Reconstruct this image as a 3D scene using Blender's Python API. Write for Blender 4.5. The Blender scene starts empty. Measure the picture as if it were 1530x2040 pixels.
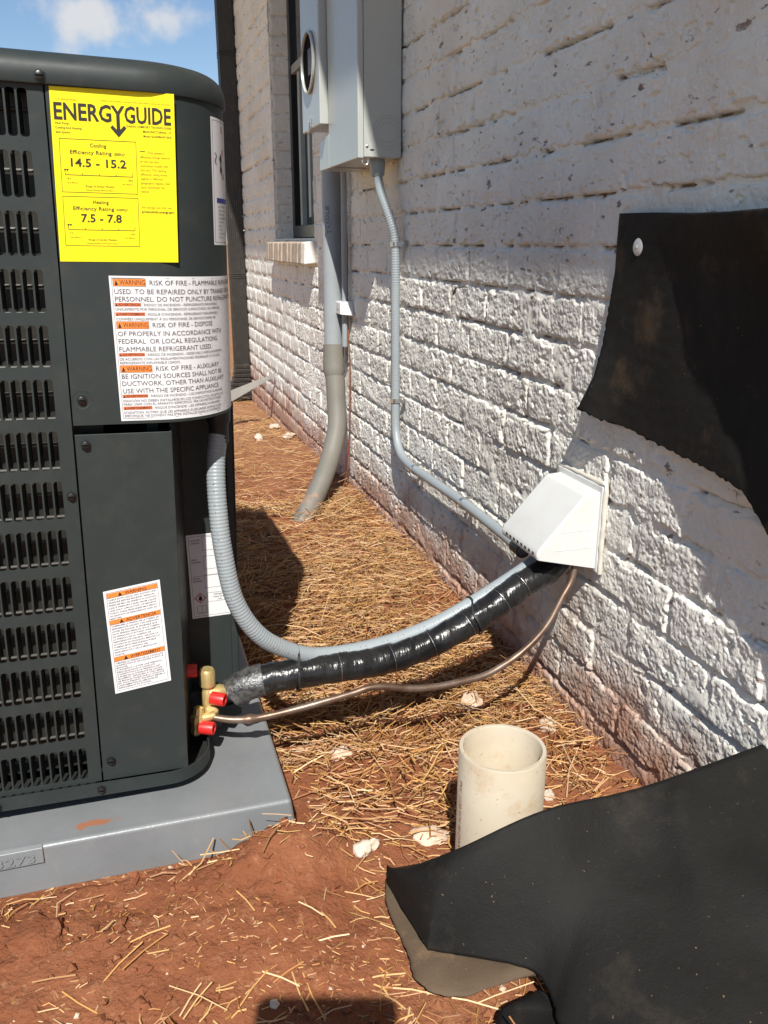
import bpy, bmesh, math, random
from mathutils import Vector, Matrix, Euler, noise
random.seed(11)
R = math.radians
scene = bpy.context.scene
col = scene.collection

# ------------------------------------------------------------------ camera
CZ = 0.85
F_PX = 1680.0; PITCH = R(17.7); YAW = R(16.85)
cam_d = bpy.data.cameras.new('camera'); cam = bpy.data.objects.new('camera', cam_d); col.objects.link(cam)
cam.location = (0, 0, CZ); cam.rotation_euler = (R(90) - PITCH, 0, -YAW)
cam_d.sensor_fit = 'HORIZONTAL'; cam_d.sensor_width = 36.0; cam_d.lens = 36.0 * F_PX / 1530.0
cam_d.clip_start = 0.01; cam_d.clip_end = 2000.0
scene.camera = cam

# ------------------------------------------------------------------ sun + sky
SUN = Vector((0.257, 0.86, -1.0)).normalized()          # direction the light travels
sun_d = bpy.data.lights.new('sun', 'SUN'); sun = bpy.data.objects.new('sun', sun_d); col.objects.link(sun)
sun_d.energy = 5.0; sun_d.angle = R(0.53); sun_d.color = (1.0, 0.965, 0.89)
sun.rotation_euler = SUN.to_track_quat('-Z', 'Y').to_euler(); sun.location = (-1, -3, 6)
elev = math.asin(-SUN.z); azim = math.atan2(-SUN.x, -SUN.y)   # compass bearing of the sun, from +Y clockwise
world = bpy.data.worlds.new('World'); scene.world = world; world.use_nodes = True
wn, wl = world.node_tree.nodes, world.node_tree.links
bg = wn['Background']; bg.inputs['Strength'].default_value = 0.088
sky = wn.new('ShaderNodeTexSky'); sky.sky_type = 'NISHITA'; sky.sun_disc = False
sky.sun_elevation = elev; sky.sun_rotation = azim; sky.air_density = 1.0; sky.dust_density = 0.0; sky.ozone_density = 3.2; sky.altitude = 0
def wnode(t, **k):
    n = wn.new(t)
    for a, b in k.items(): setattr(n, a, b)
    return n
tc = wnode('ShaderNodeTexCoord')
# fair-weather clouds: soft cumulus patches spread over the sky
cn = wnode('ShaderNodeTexNoise'); cn.inputs['Scale'].default_value = 17.0; cn.inputs['Detail'].default_value = 4.0; cn.inputs['Roughness'].default_value = 0.58
wl.new(tc.outputs['Generated'], cn.inputs['Vector'])
def cloud(center, sx, sz, gain):
    mp = wnode('ShaderNodeVectorMath', operation='SUBTRACT'); wl.new(tc.outputs['Generated'], mp.inputs[0]); mp.inputs[1].default_value = center
    sc = wnode('ShaderNodeVectorMath', operation='MULTIPLY'); wl.new(mp.outputs[0], sc.inputs[0]); sc.inputs[1].default_value = (1 / sx, 1 / sx, 1 / sz)
    ln = wnode('ShaderNodeVectorMath', operation='LENGTH'); wl.new(sc.outputs[0], ln.inputs[0])
    mr = wnode('ShaderNodeMapRange'); mr.inputs['From Min'].default_value = 0; mr.inputs['From Max'].default_value = 1.0
    mr.inputs['To Min'].default_value = gain; mr.inputs['To Max'].default_value = 0; wl.new(ln.outputs['Value'], mr.inputs['Value'])
    return mr.outputs[0]
def px_dir(x, y):
    f = Vector((math.sin(YAW) * math.cos(PITCH), math.cos(YAW) * math.cos(PITCH), -math.sin(PITCH)))
    r = Vector((math.cos(YAW), -math.sin(YAW), 0)); u = r.cross(f)
    return f + r * ((x - 765) / F_PX) - u * ((y - 1020) / F_PX)
acc = None
for c, sx, sz, g in [(px_dir(175, 42).normalized(), .085, .048, 1.25), (px_dir(300, 32).normalized(), .085, .050, 1.25), (px_dir(345, 82).normalized(), .05, .03, .7),
                     (Vector((-.75, .55, .30)).normalized(), .22, .07, 1.0), (Vector((-.8, -.35, .42)).normalized(), .25, .09, 1.0),
                     (Vector((.35, -.8, .38)).normalized(), .25, .08, 1.0), (Vector((.8, .5, .4)).normalized(), .2, .08, 1.0), (Vector((-.3, .6, .75)).normalized(), .2, .12, .9)]:
    o = cloud(c, sx, sz, g)
    if acc is None: acc = o
    else:
        m = wnode('ShaderNodeMath', operation='MAXIMUM'); wl.new(acc, m.inputs[0]); wl.new(o, m.inputs[1]); acc = m.outputs[0]
ad = wnode('ShaderNodeMath', operation='MULTIPLY_ADD'); wl.new(cn.outputs['Fac'], ad.inputs[0]); ad.inputs[1].default_value = 2.2; ad.inputs[2].default_value = -1.35
sm = wnode('ShaderNodeMath', operation='ADD'); wl.new(ad.outputs[0], sm.inputs[0]); wl.new(acc, sm.inputs[1])
mk = wnode('ShaderNodeMapRange'); mk.interpolation_type = 'SMOOTHSTEP'; mk.inputs['From Min'].default_value = .12; mk.inputs['From Max'].default_value = .85
mk.inputs['To Max'].default_value = .9
wl.new(sm.outputs[0], mk.inputs['Value'])
mx = wnode('ShaderNodeMix', data_type='RGBA'); wl.new(mk.outputs[0], mx.inputs['Factor']); wl.new(sky.outputs[0], mx.inputs['A']); mx.inputs['B'].default_value = (6.6, 6.6, 6.7, 1)
wl.new(mx.outputs['Result'], bg.inputs['Color'])

scene.view_settings.view_transform = 'Standard'; scene.view_settings.look = 'None'
scene.view_settings.exposure = 0.38; scene.view_settings.gamma = 1.0; scene.view_settings.use_curve_mapping = False
scene.render.engine = 'CYCLES'
scene.render.resolution_x = 768; scene.render.resolution_y = 1024

# ------------------------------------------------------------------ helpers: pixel of the photograph -> point at a known depth
def pX(x, y, X0): d = px_dir(x, y); return Vector((0, 0, CZ)) + d * (X0 / d.x)
def pY(x, y, Y0): d = px_dir(x, y); return Vector((0, 0, CZ)) + d * (Y0 / d.y)
def pZ(x, y, Z0): d = px_dir(x, y); return Vector((0, 0, CZ)) + d * ((Z0 - CZ) / d.z)

# ------------------------------------------------------------------ helpers: materials
def new_mat(name):
    m = bpy.data.materials.new(name); m.use_nodes = True
    nt = m.node_tree; return m, nt.nodes, nt.links, nt.nodes['Principled BSDF']
def node(ns, t, **k):
    n = ns.new(t)
    for a, b in k.items(): setattr(n, a, b)
    return n
def tex_noise(ns, ls, vec, scale, detail=4, rough=.55):
    n = node(ns, 'ShaderNodeTexNoise'); n.inputs['Scale'].default_value = scale; n.inputs['Detail'].default_value = detail; n.inputs['Roughness'].default_value = rough
    ls.new(vec, n.inputs['Vector']); return n.outputs['Fac']
def ramp(ns, ls, fac, stops):
    r = node(ns, 'ShaderNodeValToRGB'); e = r.color_ramp.elements
    while len(e) < len(stops): e.new(.5)
    for el, (p, c) in zip(e, stops):
        el.position = p; el.color = (*c, 1) if len(c) == 3 else c
    ls.new(fac, r.inputs['Fac']); return r.outputs['Color']
def mixc(ns, ls, fac, a, b):
    m = node(ns, 'ShaderNodeMix', data_type='RGBA')
    for s, v in (('Factor', fac), ('A', a), ('B', b)):
        if hasattr(v, 'is_linked') or hasattr(v, 'links'): ls.new(v, m.inputs[s])
        elif s == 'Factor': m.inputs[s].default_value = v
        else: m.inputs[s].default_value = (*v, 1) if len(v) == 3 else v
    return m.outputs['Result']
def bump(ns, ls, bsdf, height, dist, strength=1.0, prev=None):
    b = node(ns, 'ShaderNodeBump'); b.inputs['Strength'].default_value = strength; b.inputs['Distance'].default_value = dist
    ls.new(height, b.inputs['Height'])
    if prev is not None: ls.new(prev, b.inputs['Normal'])
    ls.new(b.outputs[0], bsdf.inputs['Normal']); return b.outputs[0]
def pos(ns): return node(ns, 'ShaderNodeNewGeometry').outputs['Position']
def mat(name, c, rough=.5, metal=0.0, var=.12, vscale=9.0, dirt=None, dirt_amt=.35, bdist=0.0, bscale=80.0, spec=.5, coat=0.0, rvar=.12):
    m, ns, ls, b = new_mat(name); P = pos(ns)
    n1 = tex_noise(ns, ls, P, vscale, 3, .6)
    lo = tuple(max(0, v * (1 - var)) for v in c); hi = tuple(min(1, v * (1 + var)) for v in c)
    cc = ramp(ns, ls, n1, [(.3, lo), (.7, hi)])
    if dirt:
        n2 = tex_noise(ns, ls, P, vscale * 3.1, 4, .7)
        f = node(ns, 'ShaderNodeMapRange'); f.inputs['From Min'].default_value = .52; f.inputs['From Max'].default_value = .74; f.inputs['To Max'].default_value = dirt_amt
        ls.new(n2, f.inputs['Value']); cc = mixc(ns, ls, f.outputs[0], cc, dirt)
    ls.new(cc, b.inputs['Base Color'])
    rr = node(ns, 'ShaderNodeMapRange'); rr.inputs['To Min'].default_value = max(.02, rough - rvar); rr.inputs['To Max'].default_value = min(1, rough + rvar)
    ls.new(tex_noise(ns, ls, P, vscale * 5, 2), rr.inputs['Value']); ls.new(rr.outputs[0], b.inputs['Roughness'])
    b.inputs['Metallic'].default_value = metal; b.inputs['Specular IOR Level'].default_value = spec; b.inputs['Coat Weight'].default_value = coat
    if bdist: bump(ns, ls, b, tex_noise(ns, ls, P, bscale, 5, .6), bdist)
    return m

MAT = {}
def wall_mat():
    m, ns, ls, b = new_mat('whitewashed_brick'); P = pos(ns)
    base = ramp(ns, ls, tex_noise(ns, ls, P, 5.0, 4, .6), [(.3, (.745, .71, .645)), (.7, (.875, .845, .775))])
    # bare red-brown specks where the whitewash missed, stretched along the courses
    mp = node(ns, 'ShaderNodeMapping'); mp.inputs['Scale'].default_value = (34, 26, 62); ls.new(P, mp.inputs['Vector'])
    sp = tex_noise(ns, ls, mp.outputs[0], 1.0, 4, .62)
    f = node(ns, 'ShaderNodeMapRange'); f.inputs['From Min'].default_value = .635; f.inputs['From Max'].default_value = .685; ls.new(sp, f.inputs['Value'])
    f2 = node(ns, 'ShaderNodeMath', operation='MULTIPLY'); ls.new(f.outputs[0], f2.inputs[0]); f2.inputs[1].default_value = .8
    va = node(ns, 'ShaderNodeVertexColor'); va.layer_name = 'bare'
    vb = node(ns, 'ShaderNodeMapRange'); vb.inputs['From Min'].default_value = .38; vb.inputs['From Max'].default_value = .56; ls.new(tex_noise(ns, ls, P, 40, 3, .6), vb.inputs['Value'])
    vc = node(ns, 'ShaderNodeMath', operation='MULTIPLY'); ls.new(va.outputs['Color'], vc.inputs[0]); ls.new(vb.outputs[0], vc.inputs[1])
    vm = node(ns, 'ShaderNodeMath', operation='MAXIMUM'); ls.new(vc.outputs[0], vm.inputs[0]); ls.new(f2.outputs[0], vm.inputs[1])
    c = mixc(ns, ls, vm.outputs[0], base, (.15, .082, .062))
    # broad faint pink and ochre tint of the brick under the wash
    t = node(ns, 'ShaderNodeMapRange'); t.inputs['From Min'].default_value = .52; t.inputs['From Max'].default_value = .75; t.inputs['To Max'].default_value = .35
    ls.new(tex_noise(ns, ls, P, 2.3, 4, .5), t.inputs['Value']); c = mixc(ns, ls, t.outputs[0], c, (.52, .42, .35))
    # clay splashed on the lowest course
    sep = node(ns, 'ShaderNodeSeparateXYZ'); ls.new(P, sep.inputs[0])
    z = node(ns, 'ShaderNodeMath', operation='MULTIPLY_ADD'); ls.new(tex_noise(ns, ls, P, 7, 6, .65), z.inputs[0]); z.inputs[1].default_value = -.42; ls.new(sep.outputs['Z'], z.inputs[2])
    s = node(ns, 'ShaderNodeMapRange'); s.interpolation_type = 'SMOOTHSTEP'; s.inputs['From Min'].default_value = -.215; s.inputs['From Max'].default_value = .01; s.inputs['To Min'].default_value = .85; s.inputs['To Max'].default_value = 0
    ls.new(z.outputs[0], s.inputs['Value']); c = mixc(ns, ls, s.outputs[0], c, (.40, .185, .105))
    ls.new(c, b.inputs['Base Color']); b.inputs['Roughness'].default_value = .9; b.inputs['Specular IOR Level'].default_value = .25
    bump(ns, ls, b, tex_noise(ns, ls, P, 340, 3, .75), .0022, .9)
    return m
def clay_mat():
    m, ns, ls, b = new_mat('red_clay'); P = pos(ns)
    c = ramp(ns, ls, tex_noise(ns, ls, P, 4.5, 8, .62), [(.25, (.195, .067, .031)), (.5, (.268, .098, .047)), (.75, (.345, .148, .075))])
    d = node(ns, 'ShaderNodeMapRange'); d.inputs['From Min'].default_value = .56; d.inputs['From Max'].default_value = .74; d.inputs['To Max'].default_value = .8
    ls.new(tex_noise(ns, ls, P, 52, 5, .75), d.inputs['Value']); c = mixc(ns, ls, d.outputs[0], c, (.44, .235, .13))
    sep = node(ns, 'ShaderNodeSeparateXYZ'); ls.new(P, sep.inputs[0]); nz = tex_noise(ns, ls, P, 3, 4, .6)
    ax = node(ns, 'ShaderNodeMath', operation='MULTIPLY_ADD'); ls.new(nz, ax.inputs[0]); ax.inputs[1].default_value = .5; ls.new(sep.outputs['X'], ax.inputs[2])
    mx1 = node(ns, 'ShaderNodeMapRange'); mx1.inputs['From Min'].default_value = -.35; mx1.inputs['From Max'].default_value = -.60; mx1.inputs['To Max'].default_value = .92; ls.new(ax.outputs[0], mx1.inputs['Value'])  # unseen yard at left: straw colour added to bounce warm light onto the wall
    ay = node(ns, 'ShaderNodeMath', operation='MULTIPLY_ADD'); ls.new(nz, ay.inputs[0]); ay.inputs[1].default_value = 1.0; ls.new(sep.outputs['Y'], ay.inputs[2])
    mx2 = node(ns, 'ShaderNodeMapRange'); mx2.inputs['From Min'].default_value = 3.2; mx2.inputs['From Max'].default_value = 4.6; mx2.inputs['To Max'].default_value = .25; ls.new(ay.outputs[0], mx2.inputs['Value'])
    mm = node(ns, 'ShaderNodeMath', operation='MAXIMUM'); ls.new(mx1.outputs[0], mm.inputs[0]); ls.new(mx2.outputs[0], mm.inputs[1])
    st_ = ramp(ns, ls, tex_noise(ns, ls, P, 60, 4, .7), [(.3, (.36, .22, .10)), (.7, (.62, .47, .26))])
    c = mixc(ns, ls, mm.outputs[0], c, st_)
    ls.new(c, b.inputs['Base Color']); b.inputs['Roughness'].default_value = .95; b.inputs['Specular IOR Level'].default_value = .15
    n = bump(ns, ls, b, tex_noise(ns, ls, P, 70, 6, .72), .008, .9)
    v = node(ns, 'ShaderNodeTexVoronoi'); v.inputs['Scale'].default_value = 160; ls.new(P, v.inputs['Vector'])
    bump(ns, ls, b, v.outputs['Distance'], .0016, .6, n)
    return m
def straw_mat():
    m, ns, ls, b = new_mat('straw')
    a = node(ns, 'ShaderNodeVertexColor'); a.layer_name = 'tint'; ls.new(a.outputs['Color'], b.inputs['Base Color'])
    b.inputs['Roughness'].default_value = .55; b.inputs['Specular IOR Level'].default_value = .4
    return m
def felt_mat(name, c, dust, amt, rough=.75):
    m, ns, ls, b = new_mat(name); P = pos(ns)
    cc = ramp(ns, ls, tex_noise(ns, ls, P, 6, 7, .62), [(.3, tuple(v * .75 for v in c)), (.7, tuple(v * 1.35 for v in c))])
    f = node(ns, 'ShaderNodeMapRange'); f.inputs['From Min'].default_value = .55; f.inputs['From Max'].default_value = .78; f.inputs['To Max'].default_value = amt
    ls.new(tex_noise(ns, ls, P, 9, 8, .7), f.inputs['Value']); cc = mixc(ns, ls, f.outputs[0], cc, dust)
    g = node(ns, 'ShaderNodeMapRange'); g.inputs['From Min'].default_value = .735; g.inputs['From Max'].default_value = .78; g.inputs['To Max'].default_value = .7
    ls.new(tex_noise(ns, ls, P, 210, 2, .5), g.inputs['Value']); cc = mixc(ns, ls, g.outputs[0], cc, (.22, .15, .085))
    ls.new(cc, b.inputs['Base Color']); b.inputs['Roughness'].default_value = rough; b.inputs['Specular IOR Level'].default_value = .18
    n = bump(ns, ls, b, tex_noise(ns, ls, P, 28, 5, .55), .003, .5)
    bump(ns, ls, b, tex_noise(ns, ls, P, 420, 3, .6), .0006, .7, n)
    return m
def pad_mat():
    m, ns, ls, b = new_mat('grey_pad_plastic'); P = pos(ns)
    c = ramp(ns, ls, tex_noise(ns, ls, P, 8, 7, .6), [(.3, (.168, .177, .185)), (.7, (.213, .222, .230))])
    f = node(ns, 'ShaderNodeMapRange'); f.inputs['From Min'].default_value = .60; f.inputs['From Max'].default_value = .78; f.inputs['To Max'].default_value = .4
    ls.new(tex_noise(ns, ls, P, 22, 8, .7), f.inputs['Value']); c = mixc(ns, ls, f.outputs[0], c, (.30, .27, .24))
    # a rubbed smear of clay on the top
    q = node(ns, 'ShaderNodeVectorMath', operation='SUBTRACT'); ls.new(P, q.inputs[0]); q.inputs[1].default_value = (-.098, 1.062, .0795)
    w = node(ns, 'ShaderNodeVectorMath', operation='MULTIPLY'); ls.new(q.outputs[0], w.inputs[0]); w.inputs[1].default_value = (1 / .042, 1 / .012, 1 / .01)
    l = node(ns, 'ShaderNodeVectorMath', operation='LENGTH'); ls.new(w.outputs[0], l.inputs[0])
    a = node(ns, 'ShaderNodeMath', operation='MULTIPLY_ADD'); ls.new(tex_noise(ns, ls, P, 70, 6, .7), a.inputs[0]); a.inputs[1].default_value = 2.6; a.inputs[2].default_value = -.75
    s = node(ns, 'ShaderNodeMath', operation='SUBTRACT'); ls.new(a.outputs[0], s.inputs[0]); ls.new(l.outputs['Value'], s.inputs[1])
    g = node(ns, 'ShaderNodeMapRange'); g.inputs['From Min'].default_value = -.2; g.inputs['From Max'].default_value = .15; g.inputs['To Max'].default_value = .85; ls.new(s.outputs[0], g.inputs['Value'])
    c = mixc(ns, ls, g.outputs[0], c, (.33, .12, .05))
    ls.new(c, b.inputs['Base Color']); b.inputs['Roughness'].default_value = .36
    bump(ns, ls, b, tex_noise(ns, ls, P, 210, 4, .6), .0006, .5)
    return m
def fin_mat():
    m, ns, ls, b = new_mat('coil_fins'); P = pos(ns)
    w = node(ns, 'ShaderNodeTexWave', bands_direction='X'); w.inputs['Scale'].default_value = 260; ls.new(P, w.inputs['Vector'])
    c = ramp(ns, ls, w.outputs['Fac'], [(.2, (.012, .012, .011)), (.8, (.075, .072, .062))])
    ls.new(c, b.inputs['Base Color']); b.inputs['Roughness'].default_value = .45; b.inputs['Metallic'].default_value = .5
    return m
def glass_mat():
    m, ns, ls, b = new_mat('window_glass'); b.inputs['Base Color'].default_value = (.012, .014, .015, 1); b.inputs['Roughness'].default_value = .03
    b.inputs['Specular IOR Level'].default_value = .6; return m
def tape_mat():
    m, ns, ls, b = new_mat('black_tape'); P = pos(ns)
    ls.new(ramp(ns, ls, tex_noise(ns, ls, P, 25, 5), [(.3, (.006, .006, .007)), (.75, (.022, .022, .022))]), b.inputs['Base Color'])
    b.inputs['Roughness'].default_value = .25; b.inputs['Specular IOR Level'].default_value = .5
    mp = node(ns, 'ShaderNodeMapping'); mp.inputs['Scale'].default_value = (190, 30, 40); ls.new(P, mp.inputs['Vector'])
    n = bump(ns, ls, b, tex_noise(ns, ls, mp.outputs[0], 1, 4, .55), .0016, .8)
    bump(ns, ls, b, tex_noise(ns, ls, P, 60, 4, .5), .003, .4, n); return m
def foil_mat():
    m, ns, ls, b = new_mat('foil_duct_tape'); P = pos(ns)
    ls.new(ramp(ns, ls, tex_noise(ns, ls, P, 90, 5, .6), [(.3, (.03, .03, .033)), (.72, (.22, .22, .22))]), b.inputs['Base Color'])
    b.inputs['Roughness'].default_value = .25; b.inputs['Metallic'].default_value = .6
    bump(ns, ls, b, tex_noise(ns, ls, P, 330, 3, .6), .0015, 1.0); return m
def copper_mat():
    m, ns, ls, b = new_mat('weathered_copper'); P = pos(ns)
    c = ramp(ns, ls, tex_noise(ns, ls, P, 22, 6, .6), [(.3, (.11, .068, .045)), (.5, (.19, .125, .09)), (.7, (.26, .21, .18))])
    ls.new(c, b.inputs['Base Color']); b.inputs['Roughness'].default_value = .42; b.inputs['Metallic'].default_value = .6
    bump(ns, ls, b, tex_noise(ns, ls, P, 90, 4), .0007, .5); return m
def pvc_mat():
    m, ns, ls, b = new_mat('aged_white_pvc'); P = pos(ns)
    c = ramp(ns, ls, tex_noise(ns, ls, P, 7, 6, .6), [(.3, (.455, .385, .285)), (.7, (.56, .49, .38))])
    f = node(ns, 'ShaderNodeMapRange'); f.inputs['From Min'].default_value = .55; f.inputs['From Max'].default_value = .72; f.inputs['To Max'].default_value = .6
    ls.new(tex_noise(ns, ls, P, 26, 8, .72), f.inputs['Value']); c = mixc(ns, ls, f.outputs[0], c, (.42, .25, .12))
    g = node(ns, 'ShaderNodeMapRange'); g.inputs['From Min'].default_value = .68; g.inputs['From Max'].default_value = .72; g.inputs['To Max'].default_value = .7
    ls.new(tex_noise(ns, ls, P, 150, 3, .5), g.inputs['Value']); c = mixc(ns, ls, g.outputs[0], c, (.30, .20, .11))
    ls.new(c, b.inputs['Base Color']); b.inputs['Roughness'].default_value = .5; b.inputs['Subsurface Weight'].default_value = .0
    return m
def grey_pvc_mat():
    m, ns, ls, b = new_mat('dusty_grey_pvc'); P = pos(ns)
    c = ramp(ns, ls, tex_noise(ns, ls, P, 6, 6, .6), [(.3, (.155, .145, .125)), (.7, (.21, .195, .165))])
    f = node(ns, 'ShaderNodeMapRange'); f.inputs['From Min'].default_value = .54; f.inputs['From Max'].default_value = .66; f.inputs['To Max'].default_value = .85
    sep = node(ns, 'ShaderNodeSeparateXYZ'); ls.new(P, sep.inputs[0])
    z = node(ns, 'ShaderNodeMath', operation='MULTIPLY_ADD'); ls.new(sep.outputs['Z'], z.inputs[0]); z.inputs[1].default_value = -1.0; ls.new(tex_noise(ns, ls, P, 11, 6, .65), z.inputs[2])
    z2 = node(ns, 'ShaderNodeMath', operation='ADD'); ls.new(z.outputs[0], z2.inputs[0]); z2.inputs[1].default_value = .06
    ls.new(z2.outputs[0], f.inputs['Value']); c = mixc(ns, ls, f.outputs[0], c, (.42, .215, .115))
    ls.new(c, b.inputs['Base Color']); b.inputs['Roughness'].default_value = .6; return m

MAT['wall'] = wall_mat(); MAT['clay'] = clay_mat(); MAT['straw'] = straw_mat(); MAT['pad'] = pad_mat(); MAT['fin'] = fin_mat(); MAT['glass'] = glass_mat()
MAT['felt'] = felt_mat('black_felt', (.013, .0118, .0105), (.085, .055, .032), .85)
MAT['felt2'] = felt_mat('black_felt_foreground', (.0085, .0078, .007), (.07, .052, .036), .45, .66)
MAT['felt_under'] = felt_mat('felt_underside', (.095, .066, .043), (.25, .16, .09), .9)
MAT['tape'] = tape_mat(); MAT['foil'] = foil_mat(); MAT['copper'] = copper_mat(); MAT['pvc'] = pvc_mat(); MAT['gpvc_dusty'] = grey_pvc_mat()
MAT['cabinet'] = mat('dark_green_grey_enamel', (.0255, .0328, .0325), .5, var=.06, dirt=(.085, .075, .065), dirt_amt=.2, spec=.35)
MAT['cab_dark'] = mat('cabinet_inside', (.02, .022, .021), .55)
MAT['yellow'] = mat('yellow_label', (.86, .73, .010), .5, var=.02, spec=.3)
MAT['paper'] = mat('white_label', (.72, .72, .74), .45, var=.025, spec=.35)
MAT['ink'] = mat('black_ink', (.018, .014, .012), .6, var=.05)
MAT['inkgrey'] = mat('grey_ink', (.07, .065, .075), .6, var=.05)
MAT['inkbrown'] = mat('olive_ink', (.23, .18, .01), .6, var=.05)
MAT['orange'] = mat('orange_band', (.80, .235, .045), .5, var=.03)
MAT['orange2'] = mat('red_orange_band', (.62, .15, .05), .5, var=.05)
MAT['red_ink'] = mat('red_ink', (.45, .03, .04), .5)
MAT['blue_ink'] = mat('blue_ink', (.02, .03, .25), .5)
MAT['screw'] = mat('dark_screw_steel', (.05, .05, .05), .35, metal=.8)
MAT['brass'] = mat('brass', (.70, .54, .24), .42, metal=.65, dirt=(.34, .22, .09), dirt_amt=.5, vscale=30)
MAT['redcap'] = mat('red_plastic', (.62, .022, .02), .38, var=.05)
MAT['rubber'] = mat('black_rubber', (.015, .015, .016), .5)
MAT['conduit'] = mat('grey_flex_conduit', (.285, .32, .34), .38, var=.06, dirt=(.36, .30, .25), dirt_amt=.2)
MAT['gpvc'] = mat('grey_pvc', (.30, .325, .34), .45, var=.05)
MAT['zinc'] = mat('zinc_steel', (.60, .60, .60), .28, metal=.95, var=.08)
MAT['box'] = mat('light_grey_enamel', (.43, .445, .42), .30, var=.015, coat=.08, rvar=.01)
MAT['boxdark'] = mat('box_gap', (.03, .03, .032), .6)
MAT['black'] = mat('black_paint', (.004, .004, .0045), .9, spec=.05)
MAT['bronze'] = mat('dark_bronze_gutter', (.026, .023, .020), .45, var=.06, dirt=(.13, .10, .08), dirt_amt=.25)
MAT['frame'] = mat('black_window_frame', (.012, .012, .013), .35)
MAT['panestrip'] = mat('pale_grey_strip', (.35, .38, .36), .4)
MAT['white'] = mat('white_plastic', (.64, .64, .62), .42, var=.03, dirt=(.52, .45, .37), dirt_amt=.2)
MAT['caulk'] = mat('beige_caulk', (.62, .58, .51), .5, bdist=.002, bscale=50)
MAT['wire'] = mat('bare_copper_wire', (.36, .12, .055), .4, metal=.6)
MAT['board'] = mat('weathered_strip', (.30, .29, .27), .7)
MAT['sill'] = mat('buff_sill_brick', (.42, .33, .25), .9, var=.25, vscale=14, dirt=(.62, .56, .5), dirt_amt=.6, bdist=.003, bscale=70)
MAT['rock'] = mat('pale_rock', (.62, .47, .35), .9, var=.2, vscale=22, dirt=(.40, .19, .10), dirt_amt=.75, bdist=.004, bscale=60)
MAT['whitebit'] = mat('white_mortar_bit', (.60, .51, .41), .9, var=.2, bdist=.003, bscale=70)
MAT['core'] = mat('house_core', (.3, .28, .26), .9)
MAT['soffit'] = mat('white_soffit', (.72, .72, .70), .6)
MAT['shingle'] = mat('dark_shingle', (.06, .058, .055), .95, bdist=.01, bscale=30)
MAT['print'] = mat('dark_grey_print', (.16, .18, .19), .6); MAT['tube'] = mat('dull_tube', (.07, .066, .06), .5)
MAT['redprint'] = mat('faded_red_print', (.36, .12, .10), .7)
MAT['stem'] = mat('leaf_brown', (.05, .04, .02), .8)

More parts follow.
